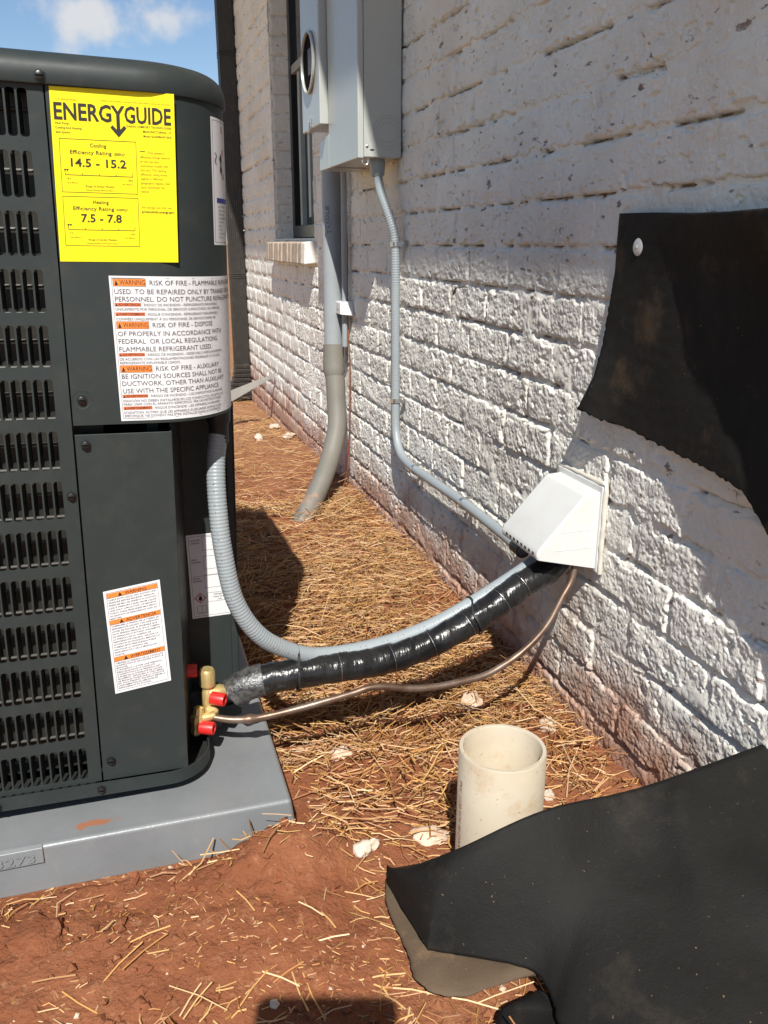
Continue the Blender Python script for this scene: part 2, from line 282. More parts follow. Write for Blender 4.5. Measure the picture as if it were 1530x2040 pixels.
# ------------------------------------------------------------------ helpers: geometry
class MB:
    def __init__(s): s.v = []; s.f = []
    def add(s, vs, fs):
        n = len(s.v); s.v += [Vector(p) for p in vs]; s.f += [tuple(i + n for i in f) for f in fs]; return s
    def box(s, x0, x1, y0, y1, z0, z1):
        return s.add([(x0, y0, z0), (x1, y0, z0), (x1, y1, z0), (x0, y1, z0), (x0, y0, z1), (x1, y0, z1), (x1, y1, z1), (x0, y1, z1)],
                     [(0, 3, 2, 1), (4, 5, 6, 7), (0, 1, 5, 4), (1, 2, 6, 5), (2, 3, 7, 6), (3, 0, 4, 7)])
    def quad(s, a, b, c, d): return s.add([a, b, c, d], [(0, 1, 2, 3)])
    def tube(s, pts, r, seg=14, caps=True, rfun=None):
        pts = [Vector(p) for p in pts]; n = len(pts); rings = []
        t0 = (pts[1] - pts[0]).normalized(); up = Vector((0, 0, 1)) if abs(t0.z) < .9 else Vector((1, 0, 0))
        nrm = (up - t0 * up.dot(t0)).normalized(); L = 0; base = len(s.v)
        for i, p in enumerate(pts):
            t = (pts[min(i + 1, n - 1)] - pts[max(i - 1, 0)]).normalized()
            nrm = (nrm - t * nrm.dot(t)).normalized(); bn = t.cross(nrm)
            if i: L += (p - pts[i - 1]).length
            for k in range(seg):
                a = 2 * math.pi * k / seg
                rr = r if not callable(r) else r(L)
                if rfun: rr += rfun(L, a)
                s.v.append(p + (nrm * math.cos(a) + bn * math.sin(a)) * rr)
        for i in range(n - 1):
            for k in range(seg):
                a = base + i * seg + k; b = base + i * seg + (k + 1) % seg
                s.f.append((a, b, b + seg, a + seg))
        if caps:
            s.f.append(tuple(base + k for k in reversed(range(seg)))); s.f.append(tuple(base + (n - 1) * seg + k for k in range(seg)))
        return s
    def lathe(s, prof, origin, axis=(0, 0, 1), seg=20, close=True):
        # prof: list of (radius, distance along axis)
        ax = Vector(axis).normalized(); o = Vector(origin); up = Vector((0, 0, 1)) if abs(ax.z) < .9 else Vector((1, 0, 0))
        a1 = (up - ax * up.dot(ax)).normalized(); a2 = ax.cross(a1); base = len(s.v)
        for r, h in prof:
            for k in range(seg):
                t = 2 * math.pi * k / seg; s.v.append(o + ax * h + (a1 * math.cos(t) + a2 * math.sin(t)) * r)
        for i in range(len(prof) - 1):
            for k in range(seg):
                a = base + i * seg + k; b = base + i * seg + (k + 1) % seg; s.f.append((a, b, b + seg, a + seg))
        if close:
            s.f.append(tuple(base + k for k in reversed(range(seg)))); s.f.append(tuple(base + (len(prof) - 1) * seg + k for k in range(seg)))
        return s
    def grid(s, nu, nv, fn):
        base = len(s.v)
        for j in range(nv + 1):
            for i in range(nu + 1): s.v.append(Vector(fn(i / nu, j / nv)))
        for j in range(nv):
            for i in range(nu):
                a = base + j * (nu + 1) + i; s.f.append((a, a + 1, a + nu + 2, a + nu + 1))
        return s
    def mesh(s, name):
        me = bpy.data.meshes.new(name); me.from_pydata([tuple(p) for p in s.v], [], s.f); me.update(); return me
    def build(s, name, m, parent=None, smooth=False, bevel=0, angle=40, solid=0, fixn=True):
        me = s.mesh(name); me.materials.append(MAT[m])
        if fixn:
            bm = bmesh.new(); bm.from_mesh(me); bmesh.ops.recalc_face_normals(bm, faces=bm.faces); bm.to_mesh(me); bm.free()
        o = bpy.data.objects.new(name, me); col.objects.link(o)
        if parent: o.parent = parent
        if smooth:
            me.polygons.foreach_set('use_smooth', [True] * len(me.polygons)); me.set_sharp_from_angle(angle=R(angle))
        if solid:
            q = o.modifiers.new('thickness', 'SOLIDIFY'); q.thickness = solid; q.offset = 0
            if smooth and angle < 90: q = o.modifiers.new('split', 'EDGE_SPLIT'); q.split_angle = R(50)
        if bevel:
            q = o.modifiers.new('bevel', 'BEVEL'); q.width = bevel; q.segments = 3; q.harden_normals = True; q.limit_method = 'ANGLE'; q.angle_limit = R(35)
            me.polygons.foreach_set('use_smooth', [True] * len(me.polygons)); me.set_sharp_from_angle(angle=R(40))
        return o
def tag(o, label, cat, group=None, kind=None):
    o['label'] = label; o['category'] = cat
    if group: o['group'] = group
    if kind: o['kind'] = kind
    return o
def struct(o): o['kind'] = 'structure'; return o
def thing(name, label, cat, loc=(0, 0, 0), rot=None, group=None):
    o = bpy.data.objects.new(name, None); col.objects.link(o); o.location = loc; o.empty_display_size = .05
    if rot: o.rotation_euler = rot
    return tag(o, label, cat, group)
def catmull(P, n=10):
    P = [Vector(p) for p in P]; Q = [P[0] * 2 - P[1]] + P + [P[-1] * 2 - P[-2]]; out = []
    for i in range(1, len(Q) - 2):
        a, b, c, d = Q[i - 1:i + 3]
        for k in range(n):
            t = k / n; out.append(.5 * ((2 * b) + (c - a) * t + (2 * a - 5 * b + 4 * c - d) * t * t + (3 * b - a - 3 * c + d) * t ** 3))
    out.append(P[-1]); return out
def resample(P, step):
    out = [P[0]]; acc_ = 0
    for a, b in zip(P, P[1:]):
        L = (b - a).length; t = step - acc_
        while t <= L and L > 1e-9: out.append(a.lerp(b, t / L)); t += step
        acc_ = (acc_ + L) % step if L else acc_
    out.append(P[-1]); return out
def fbm(x, y, z, o=4):
    v = 0; a = .5; p = Vector((x, y, z))
    for _ in range(o): v += a * noise.noise(p); p = p * 2.03; a *= .5
    return v
def smooth01(t): t = max(0, min(1, t)); return t * t * (3 - 2 * t)

_tc = {}
def text_geo(s, bold=0.0, res=2):
    k = (s, bold, res)
    if k in _tc: return _tc[k]
    cu = bpy.data.curves.new('t', 'FONT'); cu.body = s; cu.size = 1; cu.offset = bold; cu.resolution_u = res
    ob = bpy.data.objects.new('t', cu); me = bpy.data.meshes.new_from_object(ob)
    vs = [v.co.copy() for v in me.vertices]; fs = [tuple(p.vertices) for p in me.polygons]
    bpy.data.objects.remove(ob); bpy.data.meshes.remove(me); bpy.data.curves.remove(cu)
    _tc[k] = (vs, fs); return vs, fs
class Label:
    """printed sheet: u to the right, v down from the top-left corner, in metres; fn(u, v, h) gives the point h above the surface"""
    def __init__(s, fn): s.fn = fn; s.layers = {}; s.single = []
    def L(s, m): return s.layers.setdefault(m, MB())
    def text(s, t, u, v, cap, m='ink', width=None, align='l', bold=0.0, h=.0006):
        vs, fs = text_geo(t, bold)
        if not vs: return
        x0 = min(p.x for p in vs); x1 = max(p.x for p in vs); k = cap / .70
        kx = k if width is None else width / (x1 - x0)
        w = (x1 - x0) * kx; off = {'l': 0, 'c': -w / 2, 'r': -w}[align]
        s.L(m).add([s.fn(u + off + (p.x - x0) * kx, v - p.y * k, h) for p in vs], fs)
    def rect(s, u0, v0, u1, v1, m, h=.0004, n=6):
        t = MB() if m in ('orange', 'orange2', 'red_ink', 'blue_ink') else s.L(m)
        t.grid(n, 1, lambda a, b: s.fn(u0 + (u1 - u0) * a, v0 + (v1 - v0) * b, h))
        if m in ('orange', 'orange2', 'red_ink', 'blue_ink'): s.single.append((m, t))
    def poly(s, pts, m, h=.0006): s.L(m).add([s.fn(u, v, h) for u, v in pts], [tuple(range(len(pts)))])
    def frame(s, u0, v0, u1, v1, t, m, h=.0005):
        s.rect(u0, v0, u1, v0 + t, m, h); s.rect(u0, v1 - t, u1, v1, m, h); s.rect(u0, v0 + t, u0 + t, v1 - t, m, h); s.rect(u1 - t, v0 + t, u1, v1 - t, m, h)
    def sheet(s, name, W, H, m, parent, rad=0.0, nu=24, nv=6, label=None):
        mb = MB(); mb.grid(nu, nv, lambda a, b: s.fn(W * a, H * b, .0002))
        o = mb.build(name, m, parent, smooth=True, fixn=False); nm = {'ink': 'lettering', 'inkgrey': 'small_lettering', 'inkbrown': 'small_lettering', 'orange': 'orange_band', 'orange2': 'small_orange_band', 'red_ink': 'red_symbol', 'blue_ink': 'blue_band', 'paper': 'white_panel'}
        for k, b in s.layers.items(): b.build(nm.get(k, 'print'), k, o, fixn=False)['kind'] = 'stuff'
        for k, b in s.single: b.build(nm[k], k, o, fixn=False)
        if label: o['label'] = label
        return o

# ================================================================== SETTING: ground
WX = .745                                   # face of the brick wall
def ground_h(x, y):
    h = 0.0
    h += .028 * smooth01((.42 - x) / .5)                            # rises away from the wall
    h -= .12 * smooth01((y - 2.9) / 2.6)                            # falls off along the house
    h += .052 * math.exp(-(((x - .165) / .085) ** 2 + ((y - .985) / .06) ** 2))   # heap against the pad corner
    h += .022 * math.exp(-(((x - .10) / .16) ** 2 + ((y - .88) / .10) ** 2))
    h += .030 * smooth01((.75 - y) / .5)                            # slopes up towards the viewer
    d = math.hypot(x - .2, y - 1.3)
    amp = 1 if d < 3 else max(.2, 1 - (d - 3) / 6)
    h += amp * (.016 * fbm(x * 4, y * 4, 1.7, 3) + .010 * fbm(x * 13, y * 13, 4.1, 4) + .0062 * fbm(x * 48, y * 48, 9.2, 3) + .004 * max(0, noise.noise(Vector((x * 75, y * 75, 2.2)))))
    h += amp * .012 * max(0, fbm(x * 22, y * 22, 3.3, 2))
    if y < 1.02 and y > .9 and x < .12: h += .010 * fbm(x * 30, y * 30, 7.7, 3) - .004   # crumbled edge along the pad
    if -.9 < x < .25 and 1.0 < y < 1.85:                            # the bed under the pad
        h = min(h, .012)
    return h
def lines(lo, hi, step, far):
    a = [lo]; 
    while a[-1] < hi: a.append(a[-1] + step)
    s = step; r = [a[-1]]
    while r[-1] < far: s *= 1.35; r.append(r[-1] + s)
    s = step; l = [lo]
    while l[-1] > -far: s *= 1.35; l.append(l[-1] - s)
    return l[:0:-1] + a + r[1:]
gx = lines(-.5, .80, .0062, 600); gy = lines(.40, 2.1, .0065, 600)
g = MB(); nx = len(gx)
for yy in gy:
    for xx in gx: g.v.append(Vector((xx, yy, ground_h(xx, yy) if abs(xx) < 30 and abs(yy) < 30 else -.15)))
for j in range(len(gy) - 1):
    for i in range(nx - 1):
        a = j * nx + i; g.f.append((a, a + 1, a + nx + 1, a + nx))
struct(g.build('ground', 'clay', smooth=True, angle=180, fixn=False))

# ================================================================== HOUSE: whitewashed brick wall
house = thing('brick_house', 'whitewashed rough brick house wall with a dark window and deep eave', 'house', (WX, 0, 0))
COURSE = .0805; BL = .2055; BH = .0735; BW = .1985; ZREF = .842        # bed joint centre at ZREF
WIN_Y0, WIN_Y1, WIN_Z0 = 3.40, 4.28, .868
WALL_Y0, WALL_Y1, WALL_TOP, WALL_BOT = -2.2, 5.46, 2.64, -.30
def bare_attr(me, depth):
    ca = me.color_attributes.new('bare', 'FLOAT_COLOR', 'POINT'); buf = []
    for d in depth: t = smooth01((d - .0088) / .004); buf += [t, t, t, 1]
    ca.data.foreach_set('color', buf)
def brick_mesh(k, ny, nz, length=BW):
    mb = MB(); seed = k * 7.31
    def surf(u, v):
        y = (u - .5) * length; z = (v - .5) * BH
        wob = .0045 * noise.noise(Vector((y * 34, z * 34, seed))) + .0025 * noise.noise(Vector((y * 110, z * 110, seed)))
        e = min(length / 2 - abs(y), BH / 2 - abs(z)) + wob
        edge = smooth01((e + .001) / .0048)
        rel = 0.0040 * fbm(y * 12, z * 15, seed + 2, 2) + .0030 * fbm(y * 45, z * 55, seed + 5, 3) + .0014 * noise.noise(Vector((y * 190, z * 190, seed))) + .0024 * noise.noise(Vector((y * 310, z * 310, seed + 3))) * .7
        pit = -.007 * smooth01((fbm(y * 40, z * 70, seed + 9, 2) - .24) / .10)
        pit -= .009 * smooth01((noise.noise(Vector((y * 42, z * 42, seed + 15))) - .18) / .14) * smooth01((.011 - e) / .006)
        out = -.0066 + .0064 * edge + (rel + pit) * (.45 + .55 * edge)
        return (-out, y, z)
    mb.grid(ny, nz, surf)
    n = len(mb.v); ring = [i for i in range(ny + 1)] + [j * (ny + 1) + ny for j in range(1, nz + 1)] + [nz * (ny + 1) + i for i in range(ny - 1, -1, -1)] + [j * (ny + 1) for j in range(nz - 1, 0, -1)]
    for i in ring: p = mb.v[i]; mb.v.append(Vector((.022, p.y, p.z)))
    m = len(ring)
    for i in range(m): mb.f.append((ring[i], n + i, n + (i + 1) % m, ring[(i + 1) % m]))
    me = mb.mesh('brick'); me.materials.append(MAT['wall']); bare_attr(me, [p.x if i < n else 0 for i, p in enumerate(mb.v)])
    bm = bmesh.new(); bm.from_mesh(me); bmesh.ops.recalc_face_normals(bm, faces=bm.faces)
    bm.to_mesh(me); bm.free()
    if me.polygons[ny * nz // 2].normal.x > 0: me.flip_normals()
    me.polygons.foreach_set('use_smooth', [True] * len(me.polygons)); return me
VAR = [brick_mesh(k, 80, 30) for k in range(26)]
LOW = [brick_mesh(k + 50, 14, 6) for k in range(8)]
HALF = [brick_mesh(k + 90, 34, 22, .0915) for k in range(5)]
def project(p):
    f = px_dir(765, 1020); r = Vector((math.cos(YAW), -math.sin(YAW), 0)); u = r.cross(f); q = Vector(p) - Vector((0, 0, CZ)); z = q.dot(f)
    return (765 + F_PX * q.dot(r) / z, 1020 - F_PX * q.dot(u) / z, z)
spots = []
c0 = int((WALL_BOT - ZREF) / COURSE) - 1; c1 = int((WALL_TOP - ZREF) / COURSE) + 1
for c in range(c0, c1):
    zc = ZREF + (c + .5) * COURSE
    y = WALL_Y0 + (BL / 2 if c % 2 else 0) + random.uniform(-.012, .012)
    while y < WALL_Y1 - .02:
        ya, yb = y, min(y + BL, WALL_Y1); y += BL
        segs = [(ya, yb)]
        if zc > WIN_Z0 and zc < 2.3:
            segs = []
            if ya < WIN_Y0: segs.append((ya, min(yb, WIN_Y0)))
            if yb > WIN_Y1: segs.append((max(ya, WIN_Y1), yb))
        for a, b in segs:
            if b - a < .035: continue
            ym = (a + b) / 2
            px, py, dz = project((WX, ym, zc)) if ym > .2 else (9999, 9999, 1)
            vis = -60 < px < 1640 and -60 < py < 2100 and zc > -.1
            hid = (px < 440) or (ym < .8 and zc < .2)
            spots.append((dz if vis and not hid else 99 + abs(ym), ym, zc, b - a))
spots.sort()
rest = MB()
for i, (dz, ym, zc, w) in enumerate(spots):
    jit = (random.uniform(-.002, .002), random.uniform(-.002, .002), random.uniform(-.0015, .0015)); flip = random.random() < .5
    rot = Euler((math.pi if flip else 0, random.uniform(-.012, .012), random.uniform(-.012, .012)))
    if i < 282 and dz < 50:
        half = w < .125
        o = bpy.data.objects.new('brick', random.choice(HALF if half else VAR)); col.objects.link(o); o.parent = house
        o.location = (jit[0], ym + jit[1], zc + jit[2]); o.rotation_euler = rot
        o.scale = (1, (w - .007) / (.0915 if half else BW), 1)
    elif dz < 50 or ym > -.6:
        me = random.choice(LOW); M4 = Matrix.Translation((jit[0], ym, zc)) @ rot.to_matrix().to_4x4() @ Matrix.Diagonal((1, (w - .007) / BW, 1, 1))
        rest.add([M4 @ v.co for v in me.vertices], [tuple(p.vertices) if not flip else tuple(p.vertices) for p in me.polygons])
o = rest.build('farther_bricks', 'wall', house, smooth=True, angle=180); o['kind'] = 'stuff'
# mortar bed, raked unevenly and smeared
def mort(y, z):
    d = .0040 + .006 * fbm(y * 18, z * 30, 2.2, 2) - .0035 * smooth01((fbm(y * 6, z * 9, 8.8, 2) - .06) / .2) + .0035 * noise.noise(Vector((y * 120, z * 120, 5)))
    k = round((z - ZREF) / COURSE); dz = z - ZREF - k * COURSE + .003 * noise.noise(Vector((y * 30, k * 3.7, 1)))
    d += .014 * smooth01((noise.noise(Vector((y * 8, k * 5.1, 4))) + .5 * noise.noise(Vector((y * 30, k * 5.1, 9))) + .14) / .25) * math.exp(-((dz - .0015) / .0034) ** 2)
    return d
mb = MB()
def patch(ya, yb, za, zb, st): mb.grid(max(1, int((yb - ya) / st)), max(1, int((zb - za) / st)), lambda a, b: (mort(ya + (yb - ya) * a, za + (zb - za) * b), ya + (yb - ya) * a, za + (zb - za) * b))
patch(.50, 2.70, -.12, .95, .005); patch(.5, 2.7, .95, 1.75, .0055); patch(2.70, WIN_Y0, -.2, 2.3, .010); patch(WIN_Y0, WIN_Y1, -.2, WIN_Z0, .011); patch(WIN_Y1, WALL_Y1, -.3, 2.3, .014)
patch(WALL_Y0, .5, -.3, WALL_TOP, .05); patch(.5, 2.7, -.3, -.12, .05); patch(.5, 2.7, 1.75, WALL_TOP, .05); patch(2.7, WALL_Y1, 2.3, WALL_TOP, .05)
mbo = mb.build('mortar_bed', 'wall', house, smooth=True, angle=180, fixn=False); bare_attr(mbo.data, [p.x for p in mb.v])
# solid house behind the veneer
c = MB(); c.box(.024, .30, WALL_Y0, WIN_Y0 - .012, -.4, WALL_TOP); c.box(.024, .30, WIN_Y1 + .012, WALL_Y1, -.4, WALL_TOP)
c.box(.024, .30, WIN_Y0 - .012, WIN_Y1 + .012, -.4, WIN_Z0 - .02); c.box(.024, .30, WIN_Y0 - .012, WIN_Y1 + .012, 2.3, WALL_TOP)
c.box(.30, 4, WALL_Y0, WALL_Y1, -.4, WALL_TOP); c.build('house_core', 'core', house)
e = MB(); e.box(-.45, .3, WALL_Y0 - 2.5, WALL_Y1 + .1, 2.642, 2.66); e.build('soffit', 'soffit', house)
e = MB(); e.box(-.475, -.4505, WALL_Y0 - 2.5, WALL_Y1 + .1, 2.640, 2.80); e.build('fascia', 'bronze', house)
e = MB(); e.add([(-.52, WALL_Y0 - 2.5, 2.80), (4, WALL_Y0 - 2.5, 4.4), (4, WALL_Y1 + .12, 4.4), (-.52, WALL_Y1 + .12, 2.80), (-.52, WALL_Y0 - 2.5, 2.83), (4, WALL_Y0 - 2.5, 4.43), (4, WALL_Y1 + .12, 4.43), (-.52, WALL_Y1 + .12, 2.83)],
                [(0, 3, 2, 1), (4, 5, 6, 7), (0, 1, 5, 4), (1, 2, 6, 5), (2, 3, 7, 6), (3, 0, 4, 7)]); e.build('roof', 'shingle', house)
# brick reveal of the far jamb, each brick its own piece
REV = [brick_mesh(k + 130, 16, 12, .0985) for k in range(4)]
for c in range(0, 18):
    zc = ZREF + (c + .5) * COURSE + .022
    o = bpy.data.objects.new('brick', REV[c % 4]); col.objects.link(o); o.parent = house
    o.location = (.056, WIN_Y1 - .002, zc); o.rotation_euler = (0, 0, R(90)); o.scale = (.5, 1, 1.06)
mbx = MB(); mbx.box(.001, .11, WIN_Y1 + .0035, WIN_Y1 + .012, WIN_Z0, 2.3); mbx.build('jamb_mortar', 'wall', house)
mbx = MB(); mbx.box(.001, .11, WIN_Y0 - .012, WIN_Y0 - .001, WIN_Z0, 2.3); mbx.build('jamb_mortar', 'wall', house)
# window
win = MB(); F0, F1 = .088, .135
ya, yb, za, zb = WIN_Y0, WIN_Y1, WIN_Z0 + .005, 2.29
win.box(F0, F1, yb - .05, yb - .001, za, zb); win.box(F0, F1, ya + .001, ya + .05, za, zb); win.box(F0, F1, ya + .05, yb - .05, za, za + .055); win.box(F0, F1, ya + .05, yb - .05, zb - .05, zb)
window = win.build('window', 'frame', house, bevel=.002)
p = MB(); p.box(.105, .109, ya + .05, yb - .05, 1.62, zb - .05); p.build('upper_pane', 'glass', window)
p = MB(); p.box(.092, .125, ya + .05, yb - .05, 1.585, 1.62); p.build('meeting_rail', 'board', window)
p = MB(); p.box(.122, .126, ya + .05, yb - .05, za + .055, 1.585); p.build('lower_pane', 'glass', window)
for yy, z0_, z1_ in ((4.12, .93, 1.58), (3.93, .96, 1.58)):
    p = MB(); p.box(.100, .121, yy - .022, yy + .022, z0_, z1_); p.build('pane_strip', 'panestrip', window)  # pale upright strips in front of the lower pane
# rowlock sill, one brick at a time
n_s = 13; sw = (WIN_Y1 + .03 - WIN_Y0 + .02) / n_s
sill = MB(); sill.box(-.030, .085, WIN_Y0 - .015, WIN_Y1 + .025, .775, .845); sill = sill.build('window_sill', 'sill', house)
for i in range(n_s):
    y0_ = WIN_Y0 - .02 + i * sw; b = MB(); j = random.uniform(-.003, .003)
    b.add([(-.048 + j, y0_ + .004, .768), (.09, y0_ + .004, .782), (.09, y0_ + sw - .004, .782), (-.048 + j, y0_ + sw - .004, .768), (-.044 + j, y0_ + .004, .852), (.09, y0_ + .004, .872), (.09, y0_ + sw - .004, .872), (-.044 + j, y0_ + sw - .004, .852)],
          [(0, 3, 2, 1), (4, 5, 6, 7), (0, 1, 5, 4), (1, 2, 6, 5), (2, 3, 7, 6), (3, 0, 4, 7)])
    b.build('brick', 'wall' if i == 0 else 'sill', sill, bevel=.006)

# ================================================================== HEAT PUMP
UO = Vector((0, 1.10, .0955)); UROT = Matrix.Rotation(R(1.27), 4, 'Z') @ Matrix.Rotation(R(1.54), 4, 'Y')
unit = thing('heat_pump', 'dark green-grey louvred heat pump with yellow energy label and warning stickers', 'heat pump', UO, UROT.to_euler())
def U(x, y, z): return UO + (UROT @ Vector((x, y, z)))
XS = -.0858; LEFT = -.60; BACK = .70; SIDE = .124; ZC0, ZC1 = .536, .9205
# louvre panel with real openings
PZ = .06417; SHT = .0495; PXs = .0124; SW = .0102; XR = -.1045
def louvre_panel(x_right, ncol, x0, x1, zb, zt, nrow, ztop):
    mb = MB(); rr = .0035
    def slot(cx, cz):
        pts = []
        for (sx, sz, a0) in ((1, 1, 0), (-1, 1, 90), (-1, -1, 180), (1, -1, 270)):
            for k in range(4):
                a = R(a0 + 30 * k); pts.append((cx + sx * (SW / 2 - rr) + rr * math.cos(a), cz + sz * (SHT / 2 - rr) + rr * math.sin(a)))
        return pts
    for r_ in range(nrow):
        cz = ztop - SHT / 2 - r_ * PZ; z0 = cz - SHT / 2 - .001; z1 = cz + SHT / 2 + .001
        zz1 = zt if r_ == 0 else cz + PZ / 2; zz0 = zb if r_ == nrow - 1 else cz - PZ / 2
        xL = x_right - ncol * PXs
        for c_ in range(ncol):
            cx = x_right - SW / 2 - c_ * PXs; xa, xb = cx - PXs / 2, cx + PXs / 2
            if c_ == 0: xb = cx + SW / 2 + .0012
            s_ = slot(cx, cz); n = len(mb.v)
            mb.v += [Vector((x, 0, z)) for x, z in s_] + [Vector((x, .0022, z)) for x, z in s_]
            cor = [Vector((xb, 0, z1)), Vector((xa, 0, z1)), Vector((xa, 0, z0)), Vector((xb, 0, z0))]; m = len(mb.v); mb.v += cor
            for q in range(4):
                ids = [n + q * 4 + t for t in range(4)]; 
                for t in range(3): mb.f.append((m + q, ids[t + 1], ids[t]))
                mb.f.append((m + q, m + (q + 1) % 4, n + ((q + 1) * 4) % 16, ids[3]))
            xl = cx - SW / 2; mb.add([(xl, .0022, cz - SHT / 2 + rr), (xl + .0035, .015, cz - SHT / 2 + rr), (xl + .0035, .015, cz + SHT / 2 - rr), (xl, .0022, cz + SHT / 2 - rr)], [(0, 1, 2, 3)])
            for t in range(16): mb.f.append((n + t, n + (t + 1) % 16, n + 16 + (t + 1) % 16, n + 16 + t))
            mb.add([(xa, 0, z1), (xb, 0, z1), (xb, 0, zz1), (xa, 0, zz1)], [(0, 1, 2, 3)]); mb.add([(xa, 0, zz0), (xb, 0, zz0), (xb, 0, z0), (xa, 0, z0)], [(0, 1, 2, 3)])
    xa = x_right - SW / 2 - (ncol - 1) * PXs - PXs / 2; xb = x_right + .0012
    mb.add([(x0, 0, zb), (xa, 0, zb), (xa, 0, zt), (x0, 0, zt)], [(0, 1, 2, 3)]); mb.add([(xb, 0, zb), (x1, 0, zb), (x1, 0, zt), (xb, 0, zt)], [(0, 1, 2, 3)])
    mb.add([(x1, 0, zb), (x1, .012, zb), (x1, .012, zt), (x1, 0, zt)], [(0, 1, 2, 3)])
    return mb
louvre_panel(XR, 38, LEFT + .01, XS - .0012, .024, .9225, 14, .9146).build('louver_panel', 'cabinet', unit, smooth=True, angle=50)
m = MB(); m.box(LEFT + .03, -.05, .040, .070, .03, .915); m.build('coil', 'fin', unit)
for i in range(27):
    z = .052 + i * .0325; m = MB(); m.tube([(LEFT + .03, .0335, z), (-.06, .0335, z)], .0021, 8); m.build('coil_tube', 'tube', unit, smooth=True)
# corner: upper control cover wraps round; lower corner panel is flat
def cover_path(n_arc=20):
    pts = [(XS + .0008, .0)]; k = 9
    for i in range(1, k + 1): pts.append((XS + .0008 + (.02 - XS) * i / k, 0.0))
    for i in range(1, n_arc + 1):
        a = R(90 * i / n_arc); pts.append((.02 + .104 * math.sin(a), .11 * (1 - math.cos(a))))
    pts += [(SIDE, .2), (SIDE, .32)]; return pts
CP = cover_path(40); CL = [0]
for a, b in zip(CP, CP[1:]): CL.append(CL[-1] + math.hypot(b[0] - a[0], b[1] - a[1]))
def cov(s):
    for i in range(len(CP) - 1):
        if s <= CL[i + 1] or i == len(CP) - 2:
            t = (s - CL[i]) / (CL[i + 1] - CL[i]); a, b = CP[i], CP[i + 1]; dx, dy = b[0] - a[0], b[1] - a[1]; q = math.hypot(dx, dy)
            return a[0] + dx * t, a[1] + dy * t, dy / q, -dx / q
cp = cover_path(20); m = MB(); n = len(cp)
for x, y in cp: m.v += [Vector((x, y, ZC0)), Vector((x, y, ZC1))]
for i in range(n - 1): m.f.append((2 * i, 2 * i + 2, 2 * i + 3, 2 * i + 1))
m.build('control_cover', 'cabinet', unit, smooth=True, angle=30, solid=.0016)
m = MB(); m.box(XS + .003, XS + .0045, .0, .02, ZC0, ZC1); m.box(XS + .001, .06, .024, .30, ZC0 + .055, ZC0 + .06); m.build('cover_floor', 'cab_dark', unit)
m = MB(); m.box(XS + .001, .0335, .0015, .0035, .0225, .5238); m.box(.0318, .0338, .0036, .035, .0225, .5238); m.build('corner_panel', 'cabinet', unit, bevel=.0008)
# valve bay behind the corner
m = MB(); m.add([(.034, .036, .02), (.056, .157, .02), (.056, .157, .60), (.034, .036, .60)], [(0, 1, 2, 3)]); m.build('bay_side', 'cab_dark', unit, solid=.001)
m = MB(); m.box(.050, .132, .157, .159, .03, .535); m.box(.1325, .1345, .150, .30, .03, .533); m.box(.122, .1322, .1505, .1568, .03, .53); bay = m.build('bay_plate', 'cabinet', unit, bevel=.0006)
m = MB(); m.box(.1235, .1250, .160, BACK, .0225, .918); m.box(LEFT, LEFT + .002, .0, BACK, .0225, .918); m.box(LEFT, .134, BACK - .002, BACK, .0225, .918); m.box(.005, .02, .05, .34, .0225, .918); m.build('outer_panels', 'cabinet', unit)
# top cap: rounded lip that domes over the corners
def rr_loop(inset, z, rad, n=12):
    x0, x1, y0, y1 = LEFT - .006 + inset, SIDE + .0035 - inset, -.006 + inset, BACK + .006 - inset; r_ = max(.01, rad - inset); pts = []
    for cx, cy, a0 in ((x1 - r_, y0 + r_, -90), (x1 - r_, y1 - r_, 0), (x0 + r_, y1 - r_, 90), (x0 + r_, y0 + r_, 180)):
        for k in range(n + 1):
            a = R(a0 + 90 * k / n); pts.append(Vector((cx + r_ * math.cos(a), cy + r_ * math.sin(a), z)))
    return pts
loops = [rr_loop(.012, .9208, .115), rr_loop(0.0, .9195, .115), rr_loop(-.0008, .9208, .115), rr_loop(.0, .932, .115)]
for k in range(1, 9):
    a = R(90 * k / 8); loops.append(rr_loop(.030 * (1 - math.cos(a)), .932 + .0245 * math.sin(a), .115))
loops += [rr_loop(.09, .960, .115), rr_loop(.16, .962, .115)]
m = MB(); L_ = len(loops[0])
for lp in loops: m.v += lp
for j in range(len(loops) - 1):
    for i in range(L_): a = j * L_ + i; b = j * L_ + (i + 1) % L_; m.f.append((a, b, b + L_, a + L_))
m.f.append(tuple((len(loops) - 1) * L_ + i for i in range(L_)))
m.build('top_cap', 'cabinet', unit, smooth=True, angle=40)
# base pan with a rounded corner in front of the valves
out = [(LEFT - .004, -.004), (.004, -.004)] + [(.004 + .066 * math.sin(R(a)), .062 - .066 * math.cos(R(a))) for a in range(8, 91, 8)] + [(.070, .07), (.070, .157), (.136, .163), (.136, BACK), (LEFT - .004, BACK)]
m = MB(); n = len(out); m.v += [Vector((x, y, .003)) for x, y in out] + [Vector((x, y, .0235)) for x, y in out]
for i in range(n): j = (i + 1) % n; m.f.append((i, j, n + j, n + i))
pan = m.build('base_pan', 'cabinet', unit, smooth=True, angle=40, solid=.0018)
m = MB(); m.v += [Vector((x, y, .006)) for x, y in out]; m.f.append(tuple(range(n))); m.build('pan_floor', 'cab_dark', unit)
for fx_, fy_ in ((-.52, .10), (-.08, .12), (.06, .60), (-.52, .60)):
    m = MB(); m.lathe([(.022, -.018), (.020, .003)], (fx_, fy_, 0), (0, 0, 1), 16); m.build('foot', 'rubber', unit, smooth=True)
